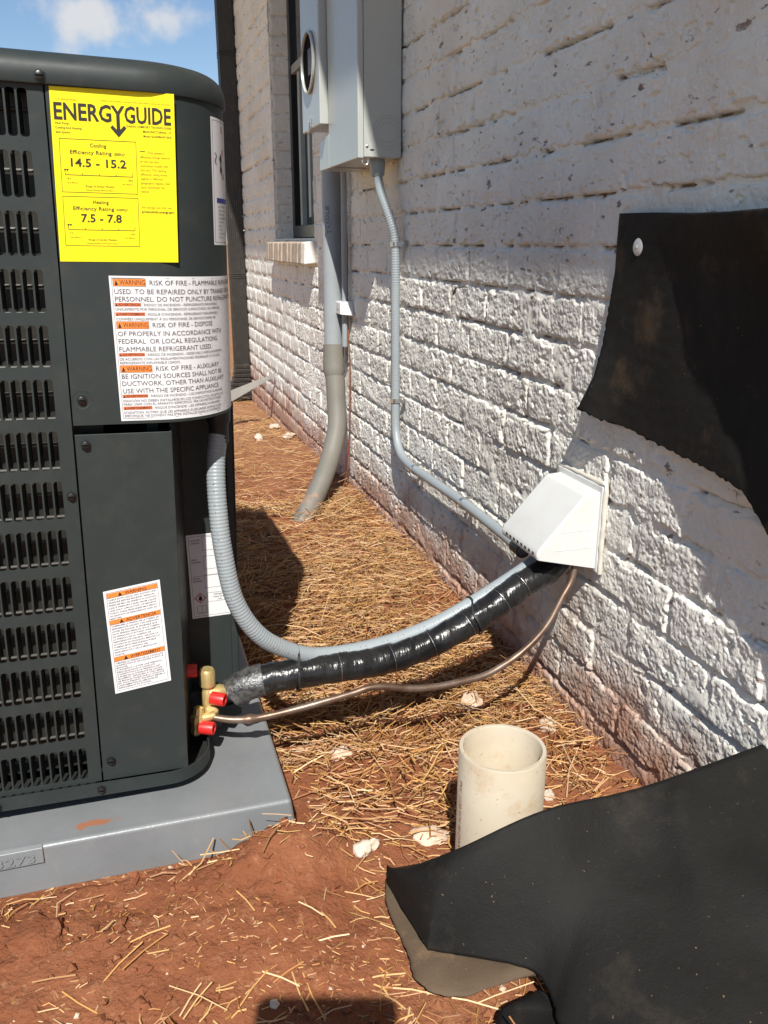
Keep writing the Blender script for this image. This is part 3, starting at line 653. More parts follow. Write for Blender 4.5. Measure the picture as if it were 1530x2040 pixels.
# screws
def screw(x, z, y=-.001, r=.0048, washer=False):
    m = MB()
    m.lathe([(r * 1.35, 0), (r * 1.35, -.0008), (r, -.001), (r, -.0035), (r * .7, -.0042)], (x, y, z), (0, 1, 0), 6 if not washer else 14)
    o = m.build('screw', 'screw', unit, smooth=True)
    k = MB(); k.box(x - r * .8, x + r * .8, y - .0047, y - .0041, z - .0007, z + .0007); k.build('screw_slot', 'black', o)
for x, z in ((-.0727, .5113), (-.0728, .0544), (-.0945, .4454)): screw(x, z)
screw(-.0893, .9272, -.0065, .0052); screw(-.0886, .0130, -.0055, .0050); screw(-.2235, .0105, -.0055, .004)
m = MB(); m.lathe([(.0125, -.0002), (.0118, -.0012), (.009, -.0006)], (-.0727, 0, .5677), (0, 1, 0), 24); m.build('screw_dimple', 'cabinet', unit, smooth=True); screw(-.0727, .5677, -.001, .0046, True)
# ---- yellow energy label
W, H = .1352, .1868; lab = Label(lambda u, v, h: Vector((-.0807 + u - v * .018, -h - .0012, .9186 - v + u * .012)))
def uf(f): return f * W
def vf(f): return f * H
lab.text('U.S. Government', uf(.045), vf(.072), .0022, 'inkbrown'); lab.text('Federal law prohibits removal of this label before consumer purchase.', uf(.965), vf(.066), .0018, 'inkbrown', width=uf(.56), align='r')
cap = .0172; lab.text('ENERG', uf(.025), vf(.178), cap, 'ink', width=uf(.455), bold=.022); lab.text('GUIDE', uf(.585), vf(.178), cap, 'ink', width=uf(.385), bold=.022)
yc = uf(.533); t0 = vf(.086)
lab.poly([(yc - .0076, t0), (yc - .0040, t0), (yc, t0 + .006), (yc + .0040, t0), (yc + .0076, t0), (yc + .0019, t0 + .0088), (yc + .0019, t0 + .0270), (yc - .0019, t0 + .0270), (yc - .0019, t0 + .0088)], 'ink')
lab.poly([(yc - .0088, t0 + .0232), (yc - .0065, t0 + .0205), (yc, t0 + .0270), (yc + .0065, t0 + .0205), (yc + .0088, t0 + .0232), (yc, t0 + .0332)], 'ink', .00062)
for i, t in enumerate(['Heat Pump', 'Cooling And Heating', 'Split System']): lab.text(t, uf(.03), vf(.205 + .025 * i), .0023, 'ink', bold=.006)
for i, t in enumerate(['DAIKIN COMFORT TECHNOLOGIES', 'MANUFACTURING, L.P.', 'Model GLZS4BA3010AA']): lab.text(t, uf(.972), vf(.203 + .026 * i), .0022, 'ink', align='r', bold=.006)
def rating(v0, v1, a, b, c, lo, hi, foot, d):
    lab.frame(uf(.052), vf(v0), uf(.672), vf(v1), .0005, 'ink')
    cx = uf(.36); hh = v1 - v0
    lab.text(a, cx, vf(v0 + hh * .14), .0040, 'ink', align='c', bold=.004); lab.text(b, uf(.30), vf(v0 + hh * .275), .0041, 'ink', align='c', bold=.004, width=uf(.335)); lab.text(d, uf(.485), vf(v0 + hh * .275), .0025, 'ink', bold=.008)
    lab.text(c, cx, vf(v0 + hh * .51), .0087, 'ink', align='c', bold=.018, width=uf(.45 if len(c) > 10 else .335))
    y = v0 + hh * .665; lab.rect(uf(.085), vf(y), uf(.635), vf(y) + .0006, 'ink', .0005)
    for k in range(5): q = uf(.085 + .1375 * k); lab.rect(q - .0003, vf(y) - (.0038 if k in (0, 4) else .002), q + .0003, vf(y), 'ink', .0005, 1)
    for dx in (0, .0026): q = uf(.085) + dx; lab.poly([(q - .0014, vf(y) - .0058), (q + .0014, vf(y) - .0058), (q, vf(y) - .0034)], 'ink')
    lab.text(lo, uf(.095), vf(y + .028), .0020, 'ink', bold=.006); lab.text('Least Efficient', uf(.095), vf(y + .050), .0015, 'ink'); lab.text(hi, uf(.632), vf(y + .028), .0020, 'ink', align='r', bold=.006); lab.text('Most Efficient', uf(.632), vf(y + .050), .0015, 'ink', align='r')
    lab.text('Range of Similar Models', cx, vf(v1 - .033), .0023, 'ink', align='c'); lab.text(foot, cx, vf(v1 - .013), .0016, 'ink', align='c')
rating(.284, .590, 'Cooling', 'Efficiency Rating', '14.5 - 15.2', '14.3', '42.0', '*Seasonal Energy Efficiency Ratio 2', '(SEER2)*')
rating(.612, .905, 'Heating', 'Efficiency Rating', '7.5 - 7.8', '7.5', '14.6', '*Heating Seasonal Performance Factor 2', '(HSPF2)*')
lab.rect(uf(.70), vf(.336), uf(.745), vf(.336) + .0007, 'ink', .0005, 1)
lab.text('This system\'s', uf(.765), vf(.350), .0025, 'inkbrown', bold=.006)
for i, t in enumerate(['efficiency ratings depend', 'on the coil your', 'contractor installs with', 'this unit. The heating', 'efficiency rating varies', 'slightly in different', 'geographic regions. Ask', 'your contractor for', 'details.']): lab.text(t, uf(.70), vf(.376 + .0252 * i), .0024, 'inkbrown', bold=.006)
lab.text('For energy cost info, visit', uf(.70), vf(.672), .0024, 'inkbrown', bold=.004); lab.text('productinfo.energy.gov', uf(.70), vf(.699), .0026, 'ink', bold=.014, width=uf(.275))
lab.sheet('energy_label', W, H, 'yellow', unit, nu=4, nv=4, label='bright yellow energy rating label with black lettering')
# ---- white warning label wrapping the corner
S0 = -.0320 - XS; wt, wb = .7165, .5400; HW = wt - wb
def wfn(u, v, h):
    x, y, nx_, ny_ = cov(S0 + u + .0035 * v / HW); return Vector((x + nx_ * (h + .0010), y + ny_ * (h + .0010), wt - v))
wl_ = Label(wfn); k = HW / 1377.0
def big(y0, rest_txt, word='WARNING'):
    a, b = (y0 - 148) * k, (y0 - 148 + 70) * k; wl_.rect(.0040, a, .0425, b, 'orange2' if False else 'orange'); wl_.frame(.0040, a, .0425, b, .0003, 'ink')
    wl_.poly([(.0058, b - .0014), (.0100, b - .0014), (.0079, a + .0018)], 'ink', .0007); wl_.text(word, .0117, b - .0018, .0058, 'ink', width=.0298)
    wl_.text(rest_txt, .0468, b - .0016, .0058, 'inkgrey')
def line(yb, t, cap=.0058): wl_.text(t, .0050, (yb - 148) * k, cap, 'inkgrey')
def small(y0, word, t, bw):
    a, b = (y0 - 148) * k, (y0 - 148 + 33) * k; wl_.rect(.0040, a, .0040 + bw, b, 'orange2'); wl_.text(word, .0082, b - .0008, .0028, 'ink', width=bw - .0052, bold=.006); wl_.poly([(.0050, b - .0006), (.0074, b - .0006), (.0062, a + .0008)], 'ink', .0007)
    wl_.text(t, .0040 + bw + .0035, b - .0004, .0031, 'inkgrey')
def fine(yb, t): wl_.text(t, .0045, (yb - 148) * k, .0031, 'inkgrey')
big(172, 'RISK OF FIRE - FLAMMABLE REFRIGERANT'); line(312, 'USED. TO BE REPAIRED ONLY BY TRAINED SERVICE'); line(381, 'PERSONNEL. DO NOT PUNCTURE REFRIGERANT TUBING.')
small(394, 'ADVERTENCIA', 'RIESGO DE INCENDIO - REFRIGERANTE INFLAMABLE', .031); fine(465, '\u00daNICAMENTE POR PERSONAL DE SERVICIO CAPACITADO. NO PERFORE')
small(482, 'AVERTISSEMENT', 'RISQUE D\'INCENDIE - R\u00c9FRIG\u00c9RANT INFLAMMABLE', .035); fine(556, 'CONFI\u00c9ES UNIQUEMENT \u00c0 DU PERSONNEL DE SERVICE FORM\u00c9. NE')
big(566, 'RISK OF FIRE - DISPOSE'); line(704, 'OF PROPERLY IN ACCORDANCE WITH'); line(776, 'FEDERAL  OR LOCAL REGULATIONS.'); line(850, 'FLAMMABLE REFRIGERANT USED.')
small(864, 'ADVERTENCIA', 'RIESGO DE INCENDIO - DES\u00c9CHELO ADECUADAMENTE', .031); fine(935, 'DE ACUERDO CON LAS REGLAMENTACIONES FEDERALES O LOCALES.'); fine(971, 'REFRIGERANTE INFLAMABLE USADO.')
big(982, 'RISK OF FIRE - AUXILIARY'); line(1112, 'BE IGNITION SOURCES SHALL NOT BE'); line(1181, 'DUCTWORK, OTHER THAN AUXILIARY'); line(1253, 'USE WITH THE SPECIFIC APPLIANCE.')
small(1266, 'ADVERTENCIA', 'RIESGO DE INCENDIO - LOS DISPOSITIVOS AUXILIARES', .031); fine(1340, 'IGNICI\u00d3N NO DEBEN INSTALARSE EN LOS CONDUCTOS, EXCEPTO LOS'); fine(1374, 'PARA USAR CON EL APARATO ESPEC\u00cdFICO. VEA LAS INSTRUCCIONES')
small(1384, 'AVERTISSEMENT', 'RISQUE D\'INCENDIE - LES APPAREILS AUXILIAIRES', .035); fine(1456, 'D\'IGNITION, AUTRES QUE LES APPAREILS AUXILIAIRES HOMOLOGU\u00c9S'); fine(1490, 'SP\u00c9CIFIQUE, NE DOIVENT PAS \u00caTRE INSTALL\u00c9S DANS LE SYST\u00c8ME DE')
wl_.frame(.0026, .0022, .202, HW - .0026, .0004, 'inkgrey')
wl_.sheet('warning_label', .205, HW, 'paper', unit, nu=60, nv=2, label='large white fire risk label with orange warning bands')
# ---- narrow sticker on the corner curve, near the top
sv0, sv1 = .905, .755; S1 = .1965
def sfn(u, v, h): x, y, nx_, ny_ = cov(S1 + u); return Vector((x + nx_ * (h + .0010), y + ny_ * (h + .0010), sv0 - v))
st = Label(sfn); HS = sv0 - sv1; st.frame(.003, .003, .10, HS - .003, .0005, 'inkgrey')
st.L('ink').add(*(lambda q: (q.v, q.f))(MB().grid(14, 1, lambda a, b: sfn(.007 + .006 * math.sin(a * 6.3) * .6 + .006 * a + (b - .5) * .002, .040 + .014 * a, .0006))))
st.poly([(.021, .046), (.026, .040), (.030, .046), (.028, .054), (.031, .060), (.026, .066), (.022, .059), (.025, .053)], 'ink'); st.rect(.030, .008, .034, .016, 'red_ink', .0005, 1); st.rect(.034, .063, .039, .070, 'red_ink', .0005, 1); st.rect(.032, .035, .036, .043, 'red_ink', .0005, 1)
st.rect(.010, .093, .060, .099, 'blue_ink', .0005, 4)
for i, t in enumerate(['HEAT PUMP USE', 'AND AIR CONDI', 'LISTED FOR US', 'EQUIPMENT CON', 'WITH THE', 'REFRIG', 'SYSTEM', 'UL 60335-2-40', 'CSA C22.2']): st.text(t, .013, .105 + .0046 * i, .0026, 'inkgrey')
st.sheet('corner_sticker', .11, HS, 'paper', unit, nu=40, nv=2, label='narrow white sticker with blue band on the corner curve')
# ---- small three-language sticker on the corner panel
A, B_, C_, D_ = Vector((-.0658, 0, .3106)), Vector((.0078, 0, .3211)), Vector((.0157, 0, .1677)), Vector((-.0599, 0, .1577))
W2, H2 = .0748, .1530
def bfn(u, v, h):
    a, b = u / W2, v / H2; p_ = A.lerp(B_, a).lerp(D_.lerp(C_, a), b); return Vector((p_.x, .0015 - h - .0003, p_.z))
sl = Label(bfn); sl.frame(.0035, .0032, W2 - .0035, H2 - .0035, .0004, 'inkgrey')
def sband(v0, v1, t): sl.rect(.0038, v0 * H2, W2 - .0038, v1 * H2, 'orange'); sl.rect(.0038, v1 * H2 - .0004, W2 - .0038, v1 * H2, 'ink', .0006); q = .021 if len(t) > 8 else .023; sl.poly([(q - .0045, v1 * H2 - .0008), (q + .0010, v1 * H2 - .0008), (q - .00175, v0 * H2 + .0008)], 'ink'); sl.text(t, q + .0045, v1 * H2 - .0013, .0044, 'ink', width=.029 if len(t) < 8 else .040, bold=.012)
sband(.028, .072, 'WARNING'); sband(.282, .326, 'ADVERTENCIA'); sband(.640, .686, 'AVERTISSEMENT')
T1 = ['CHECK BOTH LIQUID AND SUCTION LINE', 'PRESSURE BEFORE BRAZING. RESIDUAL', 'PRESSURE MAY BE PRESENT IN SUCTION', 'LINE IF PRESSURE IS BLED FROM LIQUID', 'LINE ONLY. APPLICATION OF BRAZING', 'TORCH WHILE PRESSURIZED MAY RESULT', 'IN IGNITION OF REFRIGERANT AND OIL', 'MIXTURE.']
T2 = ['COMPRUEBE LA PRESI\u00d3N DE LA TUBER\u00cdA DE', 'REFRIGERANTE L\u00cdQUIDO Y DE ASPIRACI\u00d3N', 'ANTES DE SOLDAR. ES PROBABLE QUE', 'HAYA PRESI\u00d3N RESIDUAL EN LA TUBER\u00cdA', 'DE ASPIRACI\u00d3N SI SE PURGA \u00daNICAMENTE', 'LA PRESI\u00d3N DE LA TUBER\u00cdA DE', 'REFRIGERANTE L\u00cdQUIDO. APLICAR LA', 'ANTORCHA DE SOLDADURA MIENTRAS LA', 'TUBER\u00cdA EST\u00c1 PRESURIZADA PUEDE', 'PROVOCAR LA IGNICI\u00d3N DEL', 'REFRIGERANTE Y DE LA MEZCLA DE', 'ACEITE.']
T3 = ['V\u00c9RIFIEZ LA PRESSION DE LA CONDUITE', 'D\'ASPIRATION ET DE LIQUIDE AVANT LE', 'BRASAGE.', 'IL POURRAIT Y AVOIR UNE PRESSION', 'R\u00c9SIDUELLE DANS LA CONDUITE', 'D\'ASPIRATION SI LA PRESSION EST', 'PURG\u00c9E DE LA CONDUITE DE LIQUIDE', 'SEULEMENT. APPLIQUER LA CHALUMEAU', 'DE BRASAGE TANDIS QUE LA CONDUITE', 'EST SOUS PRESSION POURRAIT MENER \u00c0', 'L\'INFLAMMATION DU M\u00c9LANGE DE', 'R\u00c9FRIG\u00c9RANT ET D\'HUILE.']
for v0, dv, T in ((.098, .0255, T1), (.350, .0255, T2), (.712, .0225, T3)):
    for i, t in enumerate(T): sl.text(t, .0055, (v0 + dv * i) * H2, .0021, 'inkgrey', width=min(.0625, .00186 * len(t)), bold=.004)
sl.sheet('brazing_warning_sticker', W2, H2, 'paper', unit, nu=2, nv=2, label='tilted white sticker with three orange warning bands')
# ---- charge label in the valve bay
def cfn(u, v, h): return Vector((.0575 + u - .0 * v, .1566 - h, .3285 - v + u * .03 + v * .0))
cl = Label(lambda u, v, h: Vector((.0575 + u + v * .035, .1566 - h, .3280 - v + u * .035)))
CW, CH = .0735, .1400; cl.frame(.003, .003, CW - .003, CH - .003, .0004, 'inkgrey')
for i, (a, b) in enumerate((('FACTORY', 'CHARGE'), ('FIELD', 'CHARGE'), ('TOTAL', 'CHARGE'))):
    v = .010 + .0315 * i; cl.text(a, .005, v + .001, .0026, 'ink', bold=.008); cl.text(b, .005, v + .0055, .0026, 'ink', bold=.008); cl.frame(.0235, v - .005, .066, v + .017, .0004, 'inkgrey')
cl.rect(.004, .0690, CW - .004, .0694, 'inkgrey', .0005)
def ring_poly(cx, cy, r0, r1, m_): 
    for q in range(4):
        a, b = R(90 * q), R(90 * q + 90); cl.poly([(cx + r1 * math.cos(a), cy + r1 * math.sin(a)), (cx + r1 * math.cos(b), cy + r1 * math.sin(b)), (cx + r0 * math.cos(b), cy + r0 * math.sin(b)), (cx + r0 * math.cos(a), cy + r0 * math.sin(a))], m_)
ring_poly(.0145, .1060, .0072, .0092, 'red_ink'); cl.poly([(.0115, .1085), (.0128, .1035), (.0145, .1005), (.0158, .1035), (.0178, .1055), (.0172, .1095), (.0145, .1110)], 'ink')
cl.frame(.0255, .0985, .066, .1140, .0004, 'inkgrey')
for i, t in enumerate(('Refrigerant', 'Safety Group', 'A2L')): cl.text(t, .0450, .1030 + .0045 * i, .0027, 'inkgrey', align='c')
cl.frame(.0085, .119, .0235, .1325, .0005, 'inkgrey'); cl.rect(.0158, .1185, .0163, .131, 'inkgrey', .0006, 1); cl.rect(.0105, .1305, .0215, .1309, 'inkgrey', .0006, 1)
cl.sheet('charge_label', CW, CH, 'paper', unit, nu=2, nv=2, label='white refrigerant charge label inside the valve bay')
m = MB(); rs = random.Random(3)
# ---- service valves, caps
def valve(name, geo, mt, parent=unit): return geo.build(name, mt, parent, smooth=True)
sv = valve('service_valve', MB().lathe([(.0095, 0), (.0105, .004), (.0105, .034), (.0085, .037), (.0085, .044), (.0125, .0445), (.0125, .068), (.0100, .072)], (.0755, .100, .055), (0, 0, 1), 18), 'brass')
valve('valve_port', MB().lathe([(.0125, 0), (.0125, .018), (.0105, .022), (.0105, .038)], (.078, .100, .083), (1, .04, .06), 16), 'brass', sv)
valve('valve_foot', MB().lathe([(.010, 0), (.013, .008), (.013, .016), (.008, .02)], (.072, .096, .062), (.55, -.35, -.6), 6), 'brass', sv)
cap_prof = [(.0104, 0), (.0104, .020), (.0094, .0225), (.0055, .0225), (.0052, .016), (.0, .016)]
valve('valve_cap', MB().lathe(cap_prof, (.080, .088, .0825), (.80, -.52, -.02), 16, True), 'redcap', sv)
valve('valve_cap', MB().lathe(cap_prof, (.0385, .103, .126), (1, -.1, .0), 16, True), 'redcap', sv)
lv = valve('service_valve', MB().lathe([(.004, 0), (.0085, .004), (.0085, .020), (.011, .021), (.011, .033), (.0085, .035), (.0075, .046), (.004, .048)], (.0530, .078, .026), (.14, .12, 1), 6), 'brass')
valve('valve_port', MB().lathe([(.0072, 0), (.0072, .022), (.0062, .024)], (.060, .080, .0535), (1, 0, .1), 14), 'brass', lv)
valve('valve_cap', MB().lathe(cap_prof, (.0595, .074, .0420), (.88, -.46, .02), 16, True), 'redcap', lv)
m = MB(); m.box(.050, .098, .118, .121, .012, .080); m.build('valve_bracket', 'cabinet', unit)
m = MB(); m.lathe([(.0150, 0), (.0172, .004), (.0172, .030), (.0142, .036), (.0142, .062)], (.1065, .104, ZC0 + .010), (0, 0, -1), 18); m.build('conduit_connector', 'rubber', unit, smooth=True)

# ================================================================== PAD
pad = MB(); px0, px1, py0, py1 = -.66, .1730, 1.034, 1.85
pad.add([(px0 - .006, py0 - .005, .008), (px1 + .008, py0 - .005, .008), (px1 + .008, py1, .008), (px0 - .006, py1, .008), (px0, py0, .0795), (px1, py0, .0795), (px1, py1, .0795), (px0, py1, .0795)],
        [(0, 3, 2, 1), (4, 5, 6, 7), (0, 1, 5, 4), (1, 2, 6, 5), (2, 3, 7, 6), (3, 0, 4, 7)])
padr = thing('equipment_pad', 'smooth grey plastic equipment pad under the heat pump', 'pad', (0, 0, 0))
pad.build('slab', 'pad', padr, bevel=.006)
t_ = MB(); PD = Vector((0, .012, -.009)); t_.add([Vector(q_) + PD for q_ in [(-.30, 1.0165, .0650), (-.1655, 1.0165, .0655), (-.1655, 1.0192, .0872), (-.30, 1.0192, .0872), (-.30, 1.026, .0650), (-.1655, 1.026, .0655), (-.1655, 1.0262, .0897), (-.30, 1.0262, .0897)]],
                 [(0, 1, 2, 3), (4, 7, 6, 5), (0, 4, 5, 1), (1, 5, 6, 2), (2, 6, 7, 3), (3, 7, 4, 0)]); tg = t_.build('number_plate', 'pad', padr, bevel=.001)
vs, fs = text_geo('3273', .01); q = MB(); s_ = .0115 / .7
for h_ in (0, .0012): q.add([Vector((-.2270 + v.x * s_ * 1.6, 1.0163 - h_ + (v.y * s_) * .12, .0695 + v.y * s_)) + PD for v in vs], fs)
q.build('raised_digits', 'pad', tg)

# ================================================================== LINE SET, WHIP, COPPER
def hvec(pts): return [Vector(p) for p in pts]
line_pts = [U(.112, .098, .0795)] + [pY(*a) for a in ((500, 1360, 1.195), (570, 1345, 1.19), (650, 1333, 1.19), (750, 1318, 1.195), (850, 1285, 1.205), (950, 1230, 1.215), (1040, 1165, 1.23), (1100, 1127, 1.245))] + [Vector((.735, 1.262, .365))]
lp = resample(catmull(line_pts, 14), .0035)
ls_ = thing('insulated_refrigerant_line', 'thick shiny black tape-wrapped refrigerant line running into the wall cover', 'pipe', lp[0])
off = lp[0]
def rel(P, o): return [p - o for p in P]
def wrap(L, a): return .0016 * ((L / .038 + a / (2 * math.pi)) % 1.0) + .0010 * noise.noise(Vector((L * 120, math.cos(a) * 2.2, math.sin(a) * 2.2))) + .0016 * noise.noise(Vector((L * 28, math.cos(a) * 1.5, math.sin(a) * 1.5 + 7)))
MB().tube(rel(lp[12:], off), .0232, 22, True, wrap).build('wrapped_sleeve', 'tape', ls_, smooth=True, angle=60)
MB().tube(rel(lp[1:17], off), .0258, 22, True, lambda L, a: .0012 * noise.noise(Vector((L * 160, math.cos(a) * 3, math.sin(a) * 3)))).build('foil_tape_end', 'foil', ls_, smooth=True, angle=60)
for i in (31, 50, 76, 97, 118, 139, 152):                            # pale edge lines of the tape
    if i + 1 >= len(lp): continue
    c_ = lp[i] - off; t__ = (lp[i + 1] - lp[i - 1]).normalized(); a1 = Vector((0, 0, 1)); a1 = (a1 - t__ * a1.dot(t__)).normalized(); a2 = t__.cross(a1)
    ring = [c_ + (a1 * math.cos(R(k * 15)) + a2 * math.sin(R(k * 15))) * .0262 + t__ * (.006 * k / 24) for k in range(25)]
    MB().tube(ring, .00035, 5).build('tape_edge', 'zinc', ls_)
whip_pts = [U(.1065, .104, .5)] + [pY(*a) for a in ((430, 920, 1.196), (433, 1000, 1.182), (445, 1100, 1.170), (470, 1200, 1.165), (520, 1268, 1.172), (590, 1300, 1.192), (650, 1305, 1.207), (750, 1287, 1.216), (850, 1252, 1.226), (940, 1203, 1.236), (1040, 1138, 1.252), (1078, 1108, 1.275))]
wp = resample(catmull(whip_pts, 14), .0011)
whip = MB().tube(wp, .0134, 18, True, lambda L, a: (.00034 if L < .30 else .00034 - .00024 * smooth01((L - .30) / .15)) * math.sin(2 * math.pi * L / .0052)).build('flexible_conduit', 'conduit', None, smooth=True, angle=80)
tag(whip, 'thick grey ribbed conduit looping from the heat pump to the wall cover', 'conduit')
# printed legend on the whip, small marks
pr = MB()
for i in range(60, len(wp) - 40, 9):
    if (i // 9) % 7 in (2, 5, 6): continue
    t__ = (wp[i + 1] - wp[i - 1]).normalized(); vw = (Vector((0, 0, CZ)) - wp[i]).normalized(); sd = t__.cross(vw).normalized(); nn = (vw * .93 + sd * (.28 if i < 420 else -.3)).normalized(); nn = (nn - t__ * nn.dot(t__)).normalized(); sd = t__.cross(nn)
    c_ = wp[i] + nn * .0141; w_ = random.uniform(.0012, .0022); l_ = random.uniform(.0010, .0026)
    pr.add([c_ - sd * w_ * .5 - t__ * l_ * .5, c_ + sd * w_ * .5 - t__ * l_ * .5, c_ + sd * w_ * .5 + t__ * l_ * .2, c_ - sd * w_ * .5 + t__ * l_ * .2], [(0, 1, 2, 3)])
pr.build('printed_legend', 'print', whip)
def tie(i_px, cx, label):
    # cable tie round whip and line: stadium loop in the plane across the line
    best = min(range(len(wp)), key=lambda i: abs(project(wp[i])[0] - cx)); bl = min(range(len(lp)), key=lambda i: abs(project(lp[i])[0] - cx))
    a, b = wp[best], lp[bl]; t__ = (lp[min(bl + 1, len(lp) - 1)] - lp[bl - 1]).normalized(); ax = (b - a); ax = (ax - t__ * ax.dot(t__)).normalized(); sd = t__.cross(ax); pts = []
    for k in range(0, 13): an = R(180 + 15 * k); pts.append(a + (sd * math.cos(an) + ax * math.sin(an)) * .0150)
    for k in range(0, 13): an = R(15 * k); pts.append(b + (sd * math.cos(an) + ax * math.sin(an)) * .0272)
    pts.append(pts[0]); m = MB(); base = 0
    for p_ in pts: m.v += [p_ - t__ * .0018, p_ + t__ * .0018]
    for k in range(len(pts) - 1): m.f.append((2 * k, 2 * k + 1, 2 * k + 3, 2 * k + 2))
    o = m.build('cable_tie', 'rubber', None, smooth=True, solid=.0012); tag(o, label, 'cable tie', 'black cable ties on the line set')
    h_ = a + ax * .019 - sd * .018
    MB().box(h_.x - .004, h_.x + .004, h_.y - .004, h_.y + .003, h_.z - .004, h_.z + .004).build('tie_head', 'rubber', o, bevel=.001)
tie(0, 592, 'black cable tie at the lowest bend of the grey conduit, nearer the heat pump')
tie(0, 940, 'black cable tie round conduit and black line, nearer the white wall cover')
cop_pts = [U(.075, .080, .0545)] + [pY(*a) for a in ((470, 1434, 1.17), (532, 1427, 1.165), (626, 1403, 1.16), (700, 1382, 1.16), (750, 1368, 1.16), (844, 1371, 1.16), (948, 1351, 1.165), (1000, 1327, 1.17), (1050, 1290, 1.175), (1090, 1245, 1.18), (1120, 1190, 1.19), (1143, 1140, 1.20))] + [Vector((.715, 1.215, .40))]
cp_ = resample(catmull(cop_pts, 12), .006)
def joint(L): return .0057 + .0030 * math.exp(-((L - .062) / .0065) ** 2)
cu = MB().tube(cp_, joint, 14, True, lambda L, a: .0003 * noise.noise(Vector((L * 60, a, 0)))).build('copper_liquid_line', 'copper', None, smooth=True, angle=80)
tag(cu, 'thin wavy brown copper line from the lower valve to the wall', 'pipe')
# hood over the wall opening
hood = thing('line_set_wall_cover', 'white plastic hood on the wall where the lines enter', 'cover', (WX, 1.262, .30))
HY0, HY1 = -.074, .070
prof = [(-.0022, .153), (-.034, .151), (-.115, .062), (-.119, .050), (-.117, .044)]
m = MB(); n = len(prof)
for y_ in (HY0, HY1): m.v += [Vector((x, y_, z)) for x, z in prof] + [Vector((-.0022, y_, .016))]
m.f += [(i, i + 1, n + 1 + i + 1, n + 1 + i) for i in range(n - 1)]
m.f += [tuple(range(n + 1)), tuple(reversed(range(n + 1, 2 * n + 2)))]
m.build('hood_shell', 'white', hood, bevel=.005)
m = MB(); m.box(-.0075, .004, HY0 - .006, HY1 + .006, .010, .164); m.build('wall_flange', 'white', hood, bevel=.003)
m = MB(); ring = []
for a, b in (((HY0 - .008, .010), (HY0 - .008, .166)), ((HY0 - .008, .166), (HY1 + .008, .166)), ((HY1 + .008, .166), (HY1 + .008, .002))):
    for k in range(16): ring.append(Vector((-.002, a[0] + (b[0] - a[0]) * k / 16, a[1] + (b[1] - a[1]) * k / 16)))
m.tube(ring, .0045, 10, True, lambda L, a: .0028 * noise.noise(Vector((L * 50, math.cos(a), math.sin(a))))); m.build('caulk_bead', 'caulk', hood, smooth=True, angle=80)
for z_, x_ in ((.088, -.075), (.056, -.085)):
    m = MB(); m.box(x_, -.010, HY0 - .0005, HY0 + .001, z_, z_ + .0012); m.build('moulded_rib', 'white', hood)
for i in range(8):
    y_ = HY0 + .014 + i * .0148; m = MB(); m.lathe([(.0030, 0), (.0030, .0008)], (-.1187, y_, .053), (-1, 0, -.35), 10); m.build('vent_hole', 'black', hood)

# ================================================================== WALL CONDUIT
wc_pts = [pX(752, 347, .690), pX(758, 380, .692), pX(768, 410, .700), pX(780, 445, .712), pX(787, 475, .720), pX(788, 520, .721), pX(788, 600, .721), pX(788, 700, .721), pX(788, 800, .721), pX(789, 860, .720), pX(797, 900, .719), pX(815, 925, .719), pX(850, 951, .719), pX(925, 1003, .719), pX(1000, 1062, .717), pX(1042, 1098, .712)]
wcp = resample(catmull(wc_pts, 12), .0015)
wc = MB().tube(wcp, .0118, 16, True, lambda L, a: (.0005 if L < .30 else .00018) * math.sin(2 * math.pi * L / .0068)).build('wall_conduit', 'conduit', None, smooth=True, angle=80)
tag(wc, 'slim grey conduit strapped to the brick from the electrical box to the white hood', 'conduit')
c_ = wcp[0]
MB().lathe([(.010, -.012), (.020, -.010), (.021, .004), (.019, .020), (.0185, .030), (.0155, .034)], c_ + Vector((0, 0, .028)), (0, 0, -1), 20).build('conduit_connector', 'conduit', wc, smooth=True)
MB().lathe([(.0135, 0), (.0135, .008)], c_ + Vector((0, 0, .002)), (0, 0, -1), 16).build('connector_gasket', 'rubber', wc, smooth=True)
MB().tube(wcp[-26:], .0148, 16).build('end_fitting', 'rubber', wc, smooth=True)
def strap(cx, cy, label, vert=True):
    i = min(range(len(wcp)), key=lambda q: (project(wcp[q])[0] - cx) ** 2 + (project(wcp[q])[1] - cy) ** 2); p_ = wcp[i]; t__ = (wcp[i + 3] - wcp[i - 3]).normalized(); out_ = Vector((-1, 0, 0)); out_ = (out_ - t__ * out_.dot(t__)).normalized(); sd = t__.cross(out_)
    if sd.y > 0: sd = -sd
    pts = [p_ + sd * .034 + out_ * -(WX - p_.x - .006), p_ + sd * .0155 - out_ * (WX - p_.x - .006)] + [p_ + (sd * math.cos(R(a)) + out_ * math.sin(R(a))) * .0134 for a in range(-20, 201, 20)] + [p_ - sd * .0134 - out_ * (WX - p_.x - .006)]
    m = MB()
    for q in pts: m.v += [q - t__ * .0065, q + t__ * .0065]
    for k in range(len(pts) - 1): m.f.append((2 * k, 2 * k + 1, 2 * k + 3, 2 * k + 2))
    o = m.build('conduit_strap', 'zinc', None, smooth=True, solid=.0018, angle=50); tag(o, label, 'strap', 'zinc straps on the wall conduit')
    b = p_ + sd * .027 - out_ * (WX - p_.x - .008); MB().lathe([(.005, 0), (.005, .003), (.003, .005)], b, (-1, 0, 0), 8).build('strap_screw', 'zinc', o, smooth=True)
strap(790, 487, 'shiny zinc strap just below the bend under the electrical box'); strap(788, 798, 'zinc strap halfway down the vertical run of wall conduit')
strap(829, 934, 'zinc strap where the wall conduit bends toward the hood'); strap(925, 1003, 'zinc strap on the sloping wall conduit nearest the white hood')

